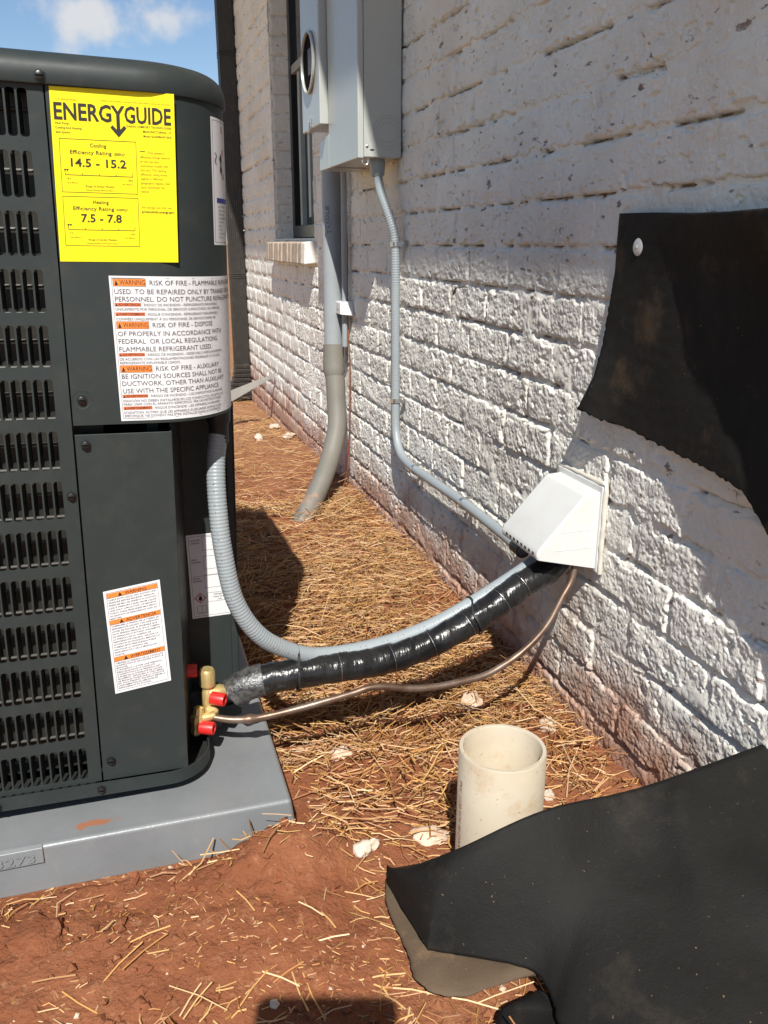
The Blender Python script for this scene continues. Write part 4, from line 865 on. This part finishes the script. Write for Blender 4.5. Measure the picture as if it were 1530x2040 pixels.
# ================================================================== ELECTRICAL BOX, METER
eb = thing('electrical_box', 'tall light grey metal electrical box mounted on the brick', 'electrical box', (WX, 2.286, 1.063))
m = MB(); m.box(-.106, -.004, .003, .322, .0, .95); m.build('box_body', 'box', eb, bevel=.003)
m = MB(); m.box(-.123, -.107, .0, .325, -.003, .95); m.build('front_cover', 'box', eb, bevel=.003)
m = MB(); m.add([(-.123, .3255, -.003), (-.01, .3255, -.003), (-.01, .450, -.003), (-.123, .450, -.003), (-.123, .3255, .090), (-.01, .3255, .090), (-.01, .450, .078), (-.123, .450, .078)], [(0, 3, 2, 1), (4, 5, 6, 7), (0, 1, 5, 4), (1, 2, 6, 5), (2, 3, 7, 6), (3, 0, 4, 7)]); m.build('wireway', 'box', eb, bevel=.002)
for r_ in (.024, .034, .041):
    ring = [Vector((-.040 + r_ * math.cos(R(a)), .0028, .062 + r_ * math.sin(R(a)))) for a in range(0, 361, 10)]
    MB().tube(ring, .0009, 6, False).build('knockout_ring', 'box', eb, smooth=True)
MB().lathe([(.0035, 0), (.0035, .002), (.002, .003)], (-.098, .003, .027), (0, -1, 0), 12).build('cover_screw', 'zinc', eb, smooth=True)
m = MB(); m.lathe([(.0065, 0), (.0060, .0006)], (-.084, .003, .018), (0, -1, 0), 14); [setattr(v, 'z', .018 + (v.z - .018) * .3) for v in m.v]; m.build('slot', 'black', eb)
MB().tube([Vector((-.104 + .008 * math.cos(R(a)), -.002, -.010 + .009 * math.sin(R(a)))) for a in range(-200, 60, 20)], .0022, 8).build('latch_loop', 'zinc', eb, smooth=True)
mt = thing('meter_socket', 'light grey meter socket with round black opening beside the electrical box', 'meter socket', (WX, 2.745, 1.361))
m = MB(); m.box(-.118, -.004, -.118, .118, -.176, .20); m.build('socket_body', 'box', mt, bevel=.003)
m = MB(); m.box(-.146, -.1185, -.124, .122, -.182, .195); m.build('socket_cover', 'box', mt, bevel=.004)
m = MB(); m.lathe([(.078, 0), (.084, .002), (.085, .008), (.079, .010), (.0775, .004)], (-.1462, 0, 0), (-1, 0, 0), 40, False); m.build('meter_ring', 'box', mt, smooth=True)
m = MB(); m.lathe([(.0775, 0), (.0775, .001)], (-.1464, 0, 0), (-1, 0, 0), 40); m.build('opening', 'black', mt)
m = MB(); m.box(-.1500, -.1478, -.040, .004, -.035, .035); m.build('terminal_block', 'inkgrey', mt, bevel=.001)
m = MB(); m.box(-.151, -.1462, -.010, .010, -.178, -.150); m.box(-.156, -.152, -.006, .006, -.192, -.160); m.build('cover_latch', 'zinc', mt, bevel=.001)
m = MB(); m.box(-.1474, -.1464, -.05, .0, .165, .190); m.build('paper_tag', 'caulk', mt)
# ---- service conduit down to the ground
sc = thing('service_conduit', 'fat grey electrical pipe bending from the meter down into the clay', 'pipe', (.70, 2.915, 0))
o_ = Vector((.70, 2.915, 0))
up_ = [Vector((0, 0, 1.13)), Vector((-.002, -.004, .8)), Vector((-.005, -.012, .50))]
MB().tube(catmull(up_, 4), .0315, 28).build('upper_pipe', 'gpvc', sc, smooth=True)
bell = catmull([Vector((-.005, -.012, .512)), Vector((-.008, -.022, .45)), Vector((-.010, -.034, .40))], 4)
m = MB(); m.tube(bell, lambda L: .0365 if L < .095 else .0365 - (L - .095) * .3, 28); m.build('bell_coupling', 'gpvc_dusty', sc, smooth=True)
low = [p_ - o_ for p_ in (pX(667, 750, .68), pX(670, 800, .678), pX(671, 850, .67), pX(660, 905, .638), pX(645, 950, .595), pX(625, 995, .548), pX(603, 1037, .50))]
low.append(low[-1] + (low[-1] - low[-2]) * .9)
MB().tube(catmull(low, 6), .0325, 28).build('lower_bend', 'gpvc_dusty', sc, smooth=True)
vs, fs = text_geo('Atkore', .01); q = MB(); s_ = .022 / .7
for v in vs:
    an = R(215) + (v.y * s_) / .0315; q.v.append(Vector((.0320 * math.cos(an) - .001, .0320 * math.sin(an) - .003, 1.045 - .17 + v.x * s_)))
q.f += fs; q.build('pipe_print', 'print', sc, fixn=False)
sl_ = MB().tube([pX(684, 335, .722), pX(686, 500, .722), pX(687, 690, .722)], .0095, 14).build('shade_strip', 'gpvc', None, smooth=True); tag(sl_, 'slim grey rod standing for a strip of shade behind the fat grey pipe', 'conduit')  # slim grey tube added where there is only a strip of shade
gw = MB().tube(catmull([pX(678, 340, .715), pX(684, 400, .735), pX(692, 480, .737), pX(692, 560, .738), pX(693, 640, .736), pX(697, 720, .735), pX(697, 800, .735), pX(695, 880, .73), pX(690, 950, .72), pX(676, 985, .69)], 10), .0022, 8).build('ground_wire', 'wire', None, smooth=True)
tag(gw, 'bare copper ground wire running down the wall beside the fat pipe', 'wire')
bt = thing('bonding_terminal', 'small white plastic terminal box on the wall beside the fat pipe', 'terminal box', (WX - .006, 2.81, .640))
m = MB(); m.add([(-.040, .002, -.020), (.006, -.012, -.024), (.006, .085, -.024), (-.040, .075, -.020), (-.040, .008, .020), (.006, .006, .024), (.006, .080, .024), (-.040, .070, .020)], [(0, 3, 2, 1), (4, 5, 6, 7), (0, 1, 5, 4), (1, 2, 6, 5), (2, 3, 7, 6), (3, 0, 4, 7)]); m.build('terminal_cover', 'white', bt, bevel=.003)
MB().lathe([(.003, 0), (.003, .001)], (-.0402, .040, -.004), (-1, 0, 0), 10).build('cover_screw', 'screw', bt)
# wire stub left in the wall
w0 = pX(932, 572, .742); ws = MB().tube([w0, w0 + Vector((-.012, 0, .001)), w0 + Vector((-.028, .001, -.002))], .0014, 7).build('wire_stub', 'stem', None, smooth=True); tag(ws, 'dark wire stub sticking out of the bricks right of the conduit', 'wire')
tip = w0 + Vector((-.028, .001, -.002)); MB().add([tip + Vector((0, -.002, .004)), tip + Vector((-.003, .012, -.010)), tip + Vector((-.001, .016, -.018)), tip + Vector((.001, .004, -.010))], [(0, 1, 2, 3)]).build('flat_tip', 'stem', ws, solid=.001)

# ================================================================== DOWNSPOUT + strip
ds = thing('downspout', 'dark bronze downspout at the far corner of the wall', 'downspout', (.652, 5.36, 0))
def corr(z0, z1, w=.088, d=.10):
    m = MB(); pts = []
    nn = 8
    for (x0_, y0_, x1_, y1_) in ((0, 0, w, 0), (w, 0, w, d), (w, d, 0, d), (0, d, 0, 0)):
        for i in range(nn * 4):
            t = i / (nn * 4); x = x0_ + (x1_ - x0_) * t; y = y0_ + (y1_ - y0_) * t; q = .0011 * math.sin(t * nn * 2 * math.pi); dx, dy = (y1_ - y0_), -(x1_ - x0_); L = math.hypot(dx, dy); pts.append((x + dx / L * q, y + dy / L * q))
    n = len(pts); m.v += [Vector((x, y, z0)) for x, y in pts] + [Vector((x, y, z1)) for x, y in pts]; m.f += [(i, (i + 1) % n, n + (i + 1) % n, n + i) for i in range(n)]; return m
corr(.08, 2.62).build('spout_pipe', 'bronze', ds, smooth=True, angle=50)
for z in (1.86, .645):
    for k in (0, .012, .024): MB().box(-.004, .091, -.004, .104, z + k, z + k + .005).build('spout_band', 'bronze', ds, bevel=.001)
for i in range(8):
    a = R(12 * i); m = MB(); cz = .10; m.box(-.003 - .012 * i * (i / 8), .091, -.003, .103, .10 - .028 * i - .003, .10 - .028 * i + .020); m.build('elbow_fold', 'bronze', ds, bevel=.003)
fl = MB(); a, b = pX(547, 744, .742), pY(466, 800, 4.35)
fl.add([a, a + Vector((0, .02, -.006)), b + Vector((0, .10, -.02)), b + Vector((-.05, 0, .045)), b + Vector((-.08, -.02, -.03)), a + Vector((0, .0, -.015))], [(0, 1, 2, 3), (0, 3, 4, 5)])
fo = fl.build('metal_strip', 'board', None, solid=.003); tag(fo, 'thin grey tapering strip leaning on the wall near the downspout', 'strip')

# ================================================================== FELT SHEETS
def pl2(P, t):
    L = [0]
    for p, q in zip(P, P[1:]): L.append(L[-1] + math.hypot(q[0] - p[0], q[1] - p[1]))
    d = t * L[-1]
    for i in range(len(P) - 1):
        if d <= L[i + 1] or i == len(P) - 2:
            k_ = (d - L[i]) / (L[i + 1] - L[i]); return P[i][0] + (P[i + 1][0] - P[i][0]) * k_, P[i][1] + (P[i + 1][1] - P[i][1]) * k_
FT = [(1235, 425), (1310, 423), (1380, 424), (1450, 421), (1530, 414), (1640, 408), (2000, 380)]
FL = [(1235, 425), (1230, 480), (1226, 540), (1212, 620), (1200, 690), (1183, 750), (1150, 815)]
FB = [(1150, 815), (1200, 838), (1250, 852), (1300, 880), (1345, 903), (1400, 930), (1440, 952), (1480, 980), (1505, 1020), (1530, 1065), (1600, 1180), (1950, 1560)]
FR = [(2000, 380), (1950, 1560)]
def poly_at(P, x):
    for (a0, v0_), (a1, v1_) in zip(P, P[1:]):
        if x <= a1: return v0_ + (v1_ - v0_) * max(0, (x - a0) / (a1 - a0))
    return P[-1][1]
def felt_off(x, y):
    top_ = poly_at([(1000, .007), (1235, .008), (1335, .026), (1450, .046), (1545, .064), (1700, .088), (2000, .125)], x)
    yb_ = 815 + max(0, x - 1150) * .45; v = max(0, (y - 424) / (yb_ - 424)); mid = .010 + .004 * smooth01((x - 1250) / 200)
    d = mid + (top_ - mid) * math.exp(-(v / .15) ** 1.6)
    d += .026 * math.exp(-((x - 1150) / 62) ** 2) * smooth01((y - 600) / 200) + .016 * smooth01((x - 1290) / 180) * smooth01((v - .6) / .4)
    return d + .0035 * noise.noise(Vector((x * .009, y * .005, 3))) + .0015 * abs(noise.noise(Vector((x * .022, y * .006, 8)))) + .0006 * noise.noise(Vector((x * .05, y * .05, 6)))
m = MB()
def fs_(a, b):
    t_, b_, l_, r_ = pl2(FT, a), pl2(FB, a), pl2(FL, b), pl2(FR, b)
    q = [(1 - b) * t_[i] + b * b_[i] + (1 - a) * l_[i] + a * r_[i] - ((1 - a) * (1 - b) * FT[0][i] + a * (1 - b) * FT[-1][i] + (1 - a) * b * FB[0][i] + a * b * FB[-1][i]) for i in (0, 1)]
    if b > .96: q[1] += (5 * noise.noise(Vector((q[0] * .13, 1, 2))) + 5 * noise.noise(Vector((q[0] * .4, 3, 2)))) * (b - .96) / .04
    if a < .012 and b > .3: q[0] += 2.5 * noise.noise(Vector((q[1] * .1, 4, 2)))
    return pX(q[0], q[1], WX - felt_off(*q))
m.grid(170, 120, fs_); fe = m.build('hanging_felt_sheet', 'felt', None, smooth=True, angle=180, solid=.0016, fixn=False); tag(fe, 'black felt sheet nailed to the brick wall and peeling away', 'felt sheet')
np_ = pX(1272, 492, WX - felt_off(1272, 492) - .001); xn, yn, zn = np_
cn_ = thing('cap_nail', 'white round cap nail holding the hanging black felt', 'nail', (xn, yn, zn))
MB().lathe([(.0125, -.001), (.0125, .001), (.0112, .0022), (.004, .003)], (0, 0, 0), (-1, 0, 0), 24).build('cap', 'white', cn_, smooth=True)
MB().lathe([(.0028, .0028), (.0028, .004), (.001, .0045)], (0, 0, 0), (-1, 0, 0), 10).build('nail_head', 'white', cn_, smooth=True); MB().lathe([(.0014, -.03), (.0014, 0)], (0, 0, 0), (-1, 0, 0), 8).build('shank', 'zinc', cn_)
# the fallen sheet in the foreground: ridge behind, falling towards the viewer
ridge = [pY(770, 1746, .850), pY(910, 1692, .785), pY(1085, 1613, .770), pY(1280, 1566, .770), pY(1530, 1477, .765)]
ridge = catmull([ridge[0]] + ridge[1:] + [ridge[-1] + (ridge[-1] - ridge[-2]) * .8], 8)
front_l = [pZ(772, 1772, .062), pZ(800, 1826, .058), pZ(842, 1880, .052), pZ(866, 1898, .050), pZ(960, 1917, .052), pZ(1062, 1938, .056)]
edge_l = catmull(front_l, 8)
m = MB(); NU, NV = 90, 60
def at_list(P, t): q = t * (len(P) - 1); i = min(int(q), len(P) - 2); return P[i].lerp(P[i + 1], q - i)
bottom_pts = catmull([pZ(770, 1760, .060), pZ(842, 1880, .052), pZ(866, 1898, .050), pZ(960, 1917, .052), pZ(1062, 1938, .056), pZ(1100, 1990, .052), pZ(1130, 2060, .050), pZ(1300, 2160, .055), pZ(1560, 2200, .075), pZ(1900, 2140, .10)], 8)
def low_sheet(a, b):
    r_ = at_list(ridge, a); q = at_list(bottom_pts, a)
    if b < .12:                                                       # tucked down behind the ridge
        k_ = 1 - b / .12; p_ = Vector((r_.x + .015 * k_, r_.y + .045 * k_, r_.z - .10 * k_ * (.3 + a)))
    else:
        k_ = (b - .12) / .88; p_ = r_.lerp(q, k_); sag = math.sin(math.pi * k_)
        p_.z += .007 * (.5 - abs(noise.noise(Vector((p_.x * 7 + p_.y * 5, p_.y * 3, 21))))) * min(1, k_ * 5) + sag * (.020 - .030 * a) + .006 * noise.noise(Vector((p_.x * 9, p_.y * 9, 1))) * min(1, k_ * 4)
        cr = (p_.x - (.62 - .10 * k_)); p_.z += .008 * math.exp(-(cr / .018) ** 2) * (1 - k_) * min(1, k_ * 8)
        p_.z += .010 * math.exp(-((p_.x - .50 - .3 * k_) / .05) ** 2) * smooth01((k_ - .35) / .3)
    if a < .02 or b > .985: p_ += Vector((noise.noise(p_ * 150), noise.noise(p_ * 150 + Vector((3, 3, 3))), 0)) * .0016
    return p_
m.grid(NU, NV, low_sheet); fg = m.build('fallen_felt_sheet', 'felt2', None, smooth=True, angle=180, solid=.0010, fixn=False); tag(fg, 'large black felt sheet lying over the ground in the right foreground', 'felt sheet')
under = catmull([pZ(768, 1752, .052), pZ(770, 1800, .046), pZ(795, 1862, .042), pZ(815, 1905, .042), pZ(828, 1950, .042), pZ(868, 1978, .044), pZ(930, 1985, .047), pZ(1000, 1962, .050), pZ(1066, 1942, .050)], 6)
inner = [pY(790, 1752, .862) - Vector((0, 0, .012)), pZ(900, 1850, .046), pZ(1000, 1880, .048), pZ(1100, 1925, .048)]; inner = catmull(inner, 8)
m = MB(); m.grid(48, 14, lambda a, b: (lambda p_: p_ + Vector((0, 0, .007 * math.sin(math.pi * b) + .003 * noise.noise(p_ * 30))))(at_list(under, a).lerp(at_list(inner, a), b) + (Vector((noise.noise(at_list(under, a) * 170), noise.noise(at_list(under, a) * 170 + Vector((5, 1, 2))), 0)) * .0022 if b < .01 else Vector())))
m.build('turned_up_flap', 'felt_under', fg, smooth=True, angle=180, solid=.0016, fixn=False)
s2 = catmull([pZ(1062, 1975, .036), pZ(1010, 1996, .036), pZ(992, 2015, .034), pZ(990, 2060, .034), pZ(1010, 2160, .04), pZ(1080, 2230, .05)], 6); s2i = catmull([pZ(1075, 1965, .044), pZ(1120, 1990, .046), pZ(1190, 2020, .045), pZ(1260, 2060, .045), pZ(1320, 2150, .05), pZ(1330, 2220, .05)], 6)
m = MB(); m.grid(36, 16, lambda a, b: at_list(s2, a).lerp(at_list(s2i, a), b) + Vector((0, 0, .003 * math.sin(math.pi * min(1, b * 1.2)) - .006 + .003 * noise.noise(at_list(s2, a).lerp(at_list(s2i, a), b) * 25))))
f3 = m.build('felt_scrap', 'felt2', None, smooth=True, angle=180, solid=.0010, fixn=False); tag(f3, 'smaller torn piece of black felt at the bottom edge under the large sheet', 'felt sheet')

# ================================================================== STANDING WHITE PIPE
pc = Vector((.423, .866, 0)); pv = thing('drain_pipe', 'open cream plastic drain pipe standing upright in the clay', 'pipe', pc, (R(-.6), R(.4), 0))
m = MB(); r0, r1 = .0572, .0505
m.lathe([(r0, -.06), (r0, .222), (r0 - .0012, .2242), (r1 + .0012, .2242), (r1, .222), (r1, -.05)], (0, 0, 0), (0, 0, 1), 56, False); m.build('pipe_wall', 'pvc', pv, smooth=True, angle=60)
m = MB(); m.lathe([(r1, 0), (.02, .004), (.0, .004)], (0, 0, .02), (0, 0, 1), 30, False); m.build('soil_inside', 'clay', pv)
vs, fs = text_geo('PVC 1120 SCH 40 DWV 4 IN ASTM D2665 NSF', .004); q = MB(); s_ = .0075 / .7
for v in vs:
    an = R(178) + (v.y * s_) / r0; q.v.append(Vector(((r0 + .0004) * math.cos(an), (r0 + .0004) * math.sin(an), .185 - v.x * s_ * .95)))
q.f += fs; q.build('printed_legend', 'redprint', pv, fixn=False)

# ================================================================== ROCKS, CRUMBS, STRAW
def rock_mesh(seed, sx, sy, sz, sub=3):
    bm = bmesh.new(); bmesh.ops.create_icosphere(bm, subdivisions=sub, radius=1)
    for v in bm.verts:
        d = v.co.normalized(); k_ = 1 + .42 * noise.noise(d * 1.4 + Vector((seed, 0, 0))) + .16 * noise.noise(d * 4 + Vector((0, seed, 0)))
        v.co = Vector((d.x * sx * k_, d.y * sy * k_, d.z * sz * k_))
    me = bpy.data.meshes.new('rock'); bm.to_mesh(me); bm.free(); return me
def rock(px_, py_, sx, sy, sz, label, m_='rock', seed=0, z0=0.0):
    p_ = pZ(px_, py_, z0)
    for _ in range(4): p_ = pZ(px_, py_, ground_h(p_.x, p_.y) + sz * .5)
    me = rock_mesh(seed, sx, sy, sz); me.materials.append(MAT[m_]); o = bpy.data.objects.new('rock', me); col.objects.link(o); o.location = p_; o.rotation_euler = (0, 0, seed)
    tag(o, label, 'rock', 'loose rocks'); me.polygons.foreach_set('use_smooth', [True] * len(me.polygons)); me.set_sharp_from_angle(angle=R(35)); return o
rock(940, 1396, .026, .018, .016, 'pale rounded rock under the copper line near the wall', 'rock', 1)
rock(1090, 1445, .016, .020, .013, 'pinkish rock at the wall foot right of the pipe mouth', 'rock', 2)
rock(676, 1503, .022, .014, .012, 'pale flat rock between the pad and the standing pipe', 'rock', 3)
rock(722, 1690, .016, .013, .010, 'white chip on the clay left of the black felt corner', 'whitebit', 4)
rock(741, 1685, .006, .014, .010, 'narrow white chip leaning beside the larger white chip', 'whitebit', 5)
rock(856, 1664, .030, .018, .010, 'pinkish half-buried rock left of the standing pipe', 'rock', 6)
rock(1093, 1585, .008, .010, .010, 'small white chip tucked against the right side of the pipe', 'whitebit', 7)
rock(516, 872, .022, .018, .018, 'small white lump on the far straw by the heat pump corner', 'whitebit', 8)
rock(548, 850, .030, .026, .016, 'pale lump near the wall beyond the fat pipe, farther one', 'whitebit', 9)
rock(575, 868, .034, .022, .014, 'pale lump near the wall beyond the fat pipe, nearer one', 'whitebit', 10)
rock(76, 1866, .036, .030, .011, 'flat square lump of red clay below the pad at left', 'clay', 11)
rock(546, 2000, .006, .005, .005, 'tiny white pebble beside the dark shadow at the bottom', 'whitebit', 12)
rng = random.Random(5)
def octa(p, s, mb_):
    a = [Vector((rng.uniform(.6, 1.2) * q.x, rng.uniform(.6, 1.2) * q.y, rng.uniform(.6, 1.1) * q.z)) * s for q in (Vector((1, 0, 0)), Vector((0, 1, 0)), Vector((-1, 0, 0)), Vector((0, -1, 0)), Vector((0, 0, .8)), Vector((0, 0, -.8)))]
    rz = Matrix.Rotation(rng.uniform(0, 6.3), 3, 'Z') @ Matrix.Rotation(rng.uniform(-.5, .5), 3, 'X'); mb_.add([p + rz @ v for v in a], [(0, 1, 4), (1, 2, 4), (2, 3, 4), (3, 0, 4), (1, 0, 5), (2, 1, 5), (3, 2, 5), (0, 3, 5)])
def in_pad(x, y): return x < .19 and 1.01 < y < 1.86
cr = MB(); pb = MB(); cnt = 0
while cnt < 9500:
    x = rng.uniform(-.35, .74); y = rng.uniform(.42, 2.6) if rng.random() < .8 else rng.uniform(2.4, 4.5)
    if in_pad(x, y): continue
    w_ = .35 + .65 * (fbm(x * 7, y * 7, 21, 2) > .02)
    if .9 < y < 1.02 and x < .2: w_ = 1.3
    if rng.random() > w_: continue
    s = .0010 + .0090 * rng.random() ** 5 + (.006 * rng.random() ** 2 if .9 < y < 1.03 and x < .2 and rng.random() < .3 else 0); octa(Vector((x, y, ground_h(x, y) + s * .3)), s, cr); cnt += 1
tag(cr.build('soil_crumbs', 'clay', None), 'loose crumbs of red clay scattered over the ground', 'soil', kind='stuff')
for _ in range(420):
    x = rng.uniform(-.3, .73); y = rng.uniform(.42, 1.8)
    if in_pad(x, y): continue
    s = .001 + .0045 * rng.random() ** 4; octa(Vector((x, y, ground_h(x, y) + s * .4)), s, pb)
tag(pb.build('pale_grit', 'rock', None), 'pale grit and tiny pebbles scattered on the clay', 'grit', kind='stuff')
# straw
SV, SF, SC = [], [], []
PAL = [(.52, .265, .080), (.60, .335, .120), (.66, .41, .185), (.44, .205, .062), (.31, .135, .045), (.72, .49, .27), (.48, .275, .080), (.36, .16, .055), (.58, .32, .16)]
def straw(x, y, z, L, w, yaw, pit, c, bend):
    d = Vector((math.cos(yaw) * math.cos(pit), math.sin(yaw) * math.cos(pit), math.sin(pit))); sd = Vector((-math.sin(yaw), math.cos(yaw), 0)); up2 = d.cross(sd) * -1
    n0 = len(SV); p0 = Vector((x, y, z))
    for t in (-.5, 0, .5):
        p_ = p0 + d * (L * t) + sd * (bend * (1 - 4 * t * t)) + Vector((0, 0, bend * .4 * (1 - 4 * t * t)))
        SV.extend((p_ - sd * w, p_ + sd * w, p_ + up2 * w * -1.1 if up2.z < 0 else p_ + up2 * w * 1.1))
    for k_ in (0, 3):
        for a, b in ((0, 1), (1, 2), (2, 0)): SF.append((n0 + k_ + a, n0 + k_ + b, n0 + k_ + 3 + b, n0 + k_ + 3 + a))
    SC.append(c)
def dens(x, y):
    if x > .735 or in_pad(x, y): return 0
    if y > 1.18:
        v = 1.0
        v *= .45 + .55 * smooth01((fbm(x * 3.1, y * 3.1, 40, 2) + .22) / .25)
        if 2.35 < y < 3.0 and .25 < x < .55: v *= .6
        if y > 3.2: v *= .8
        if x < .19: v *= .8
        return v
    if x > .22: return .62 * (.35 + .65 * smooth01((fbm(x * 6, y * 6, 44, 2) + .1) / .2)) if y > .93 else .22
    c_ = .035 + .9 * math.exp(-(((x - .16) / .05) ** 2 + ((y - 1.0) / .03) ** 2)) + .35 * math.exp(-(((y - 1.0) / .03) ** 2)) * (x < .15)
    c_ += .5 * math.exp(-(((x - .03) / .06) ** 2 + ((y - .73) / .04) ** 2)) + .7 * math.exp(-(((x - .27) / .06) ** 2 + ((y - .68) / .05) ** 2)) + .30 * math.exp(-(((x - .24) / .05) ** 2 + ((y - .90) / .10) ** 2))
    return c_ * .55
n_st = 0; tries = 0
while n_st < 19000 and tries < 400000:
    tries += 1
    if rng.random() < .86: x = rng.uniform(-.35, .735); y = rng.uniform(.45, 2.75)
    else: x = rng.uniform(-.1, .735); y = rng.uniform(2.6, 5.3)
    if rng.random() > dens(x, y): continue
    dn = dens(x, y); flow = .55 * math.sin(x * 7 + y * 3) + .3 * fbm(x * 4, y * 4, 60, 2) * 4
    yaw = flow + rng.gauss(0, .75) if rng.random() < .78 else rng.uniform(0, 6.28)
    L = min(.14, .014 + rng.expovariate(1 / .027)) * (1 if y > 1.05 or x > .24 else .62); w_ = rng.uniform(.0005, .0013)
    pit = rng.gauss(0, .10 if rng.random() < .85 else .38)
    c_ = rng.choice(PAL); k_ = rng.uniform(.62, 1.12) * (.82 if y > 1.2 else .98); c_ = tuple(v * k_ for v in c_)
    z = ground_h(x, y) + w_ * 1.2 + abs(math.sin(pit)) * L * .45 + rng.random() ** 1.6 * (.028 if dn > .5 else .004)
    straw(x, y, z, L, w_, yaw, pit, c_, rng.gauss(0, .09) * L); n_st += 1
for px_, py_, L, yw in ((620, 1815, .06, -.95), (655, 1838, .045, -1.2), (665, 1874, .055, -.10), (490, 1800, .06, -1.15), (505, 1980, .08, .8), (560, 1960, .07, -.7), (575, 1945, .06, .4), (760, 1950, .08, -.2), (820, 1975, .10, -.45), (930, 2000, .13, -.55), (545, 1855, .03, -1.2), (300, 1865, .07, .25), (290, 1900, .09, .6), (240, 1930, .10, .75), (515, 1645, .05, 1.9), (480, 1665, .06, 2.6), (640, 1620, .09, .7), (600, 1985, .09, 1.7), (625, 1985, .09, 1.75), (440, 1720, .05, -.1), (380, 1995, .06, .9), (395, 2005, .07, .8), (1045, 1945, .035, 1.4), (1040, 1960, .03, .7), (1060, 1962, .03, 2.4), (1155 - 10, 1975, .02, 1.8)):
    p_ = pZ(px_, py_, .04); p_ = pZ(px_, py_, ground_h(p_.x, p_.y)); hz = ground_h(p_.x, p_.y) + .004 + (.035 if 1030 < px_ < 1160 else 0)
    straw(p_.x, p_.y, hz, L * .72, .0011, yw, rng.uniform(-.03, .1), rng.choice(PAL[1:4] + PAL[5:6]), L * .02)
for _ in range(2600):                                               # broken bits trodden into the clay
    x = rng.uniform(-.3, .3); y = rng.uniform(.45, 1.03)
    if fbm(x * 6, y * 6, 70, 2) < -.05: continue
    c_ = rng.choice(PAL); k_ = rng.uniform(.6, 1.1); straw(x, y, ground_h(x, y) + .0004, rng.uniform(.003, .012), rng.uniform(.0003, .0009), rng.uniform(0, 6.28), rng.gauss(0, .12), tuple(v * k_ for v in c_), 0)
me = bpy.data.meshes.new('straw'); me.from_pydata([tuple(v) for v in SV], [], SF); me.materials.append(MAT['straw'])
ca = me.color_attributes.new('tint', 'FLOAT_COLOR', 'POINT'); buf = []
for c_ in SC: buf += [c_[0], c_[1], c_[2], 1.0] * 9
ca.data.foreach_set('color', buf); me.update(); so = bpy.data.objects.new('straw', me); col.objects.link(so); tag(so, 'golden straw mulch scattered over the red clay', 'straw', kind='stuff')

# ================================================================== the tablet that takes the picture (its shadow falls at the bottom edge)
tb = thing('tablet', 'tablet held up to take the picture, its dark shadow at the bottom edge', 'tablet', (0, 0, CZ), (-PITCH, 0, -YAW))
m = MB(); bev = []
w0_, w1_, h0_, h1_, rc = -.143, .018, -.235, .022, .014
for cx, cz, a0 in ((w1_ - rc, h1_ - rc, 0), (w0_ + rc, h1_ - rc, 90), (w0_ + rc, h0_ + rc, 180), (w1_ - rc, h0_ + rc, 270)):
    for k_ in range(7): a = R(a0 + 15 * k_); bev.append((cx + rc * math.cos(a), cz + rc * math.sin(a)))
n = len(bev); m.v += [Vector((x, -.018, z)) for x, z in bev] + [Vector((x, -.025, z)) for x, z in bev]; m.f += [tuple(range(n)), tuple(reversed(range(n, 2 * n)))] + [(i, (i + 1) % n, n + (i + 1) % n, n + i) for i in range(n)]
m.build('tablet_body', 'rubber', tb)
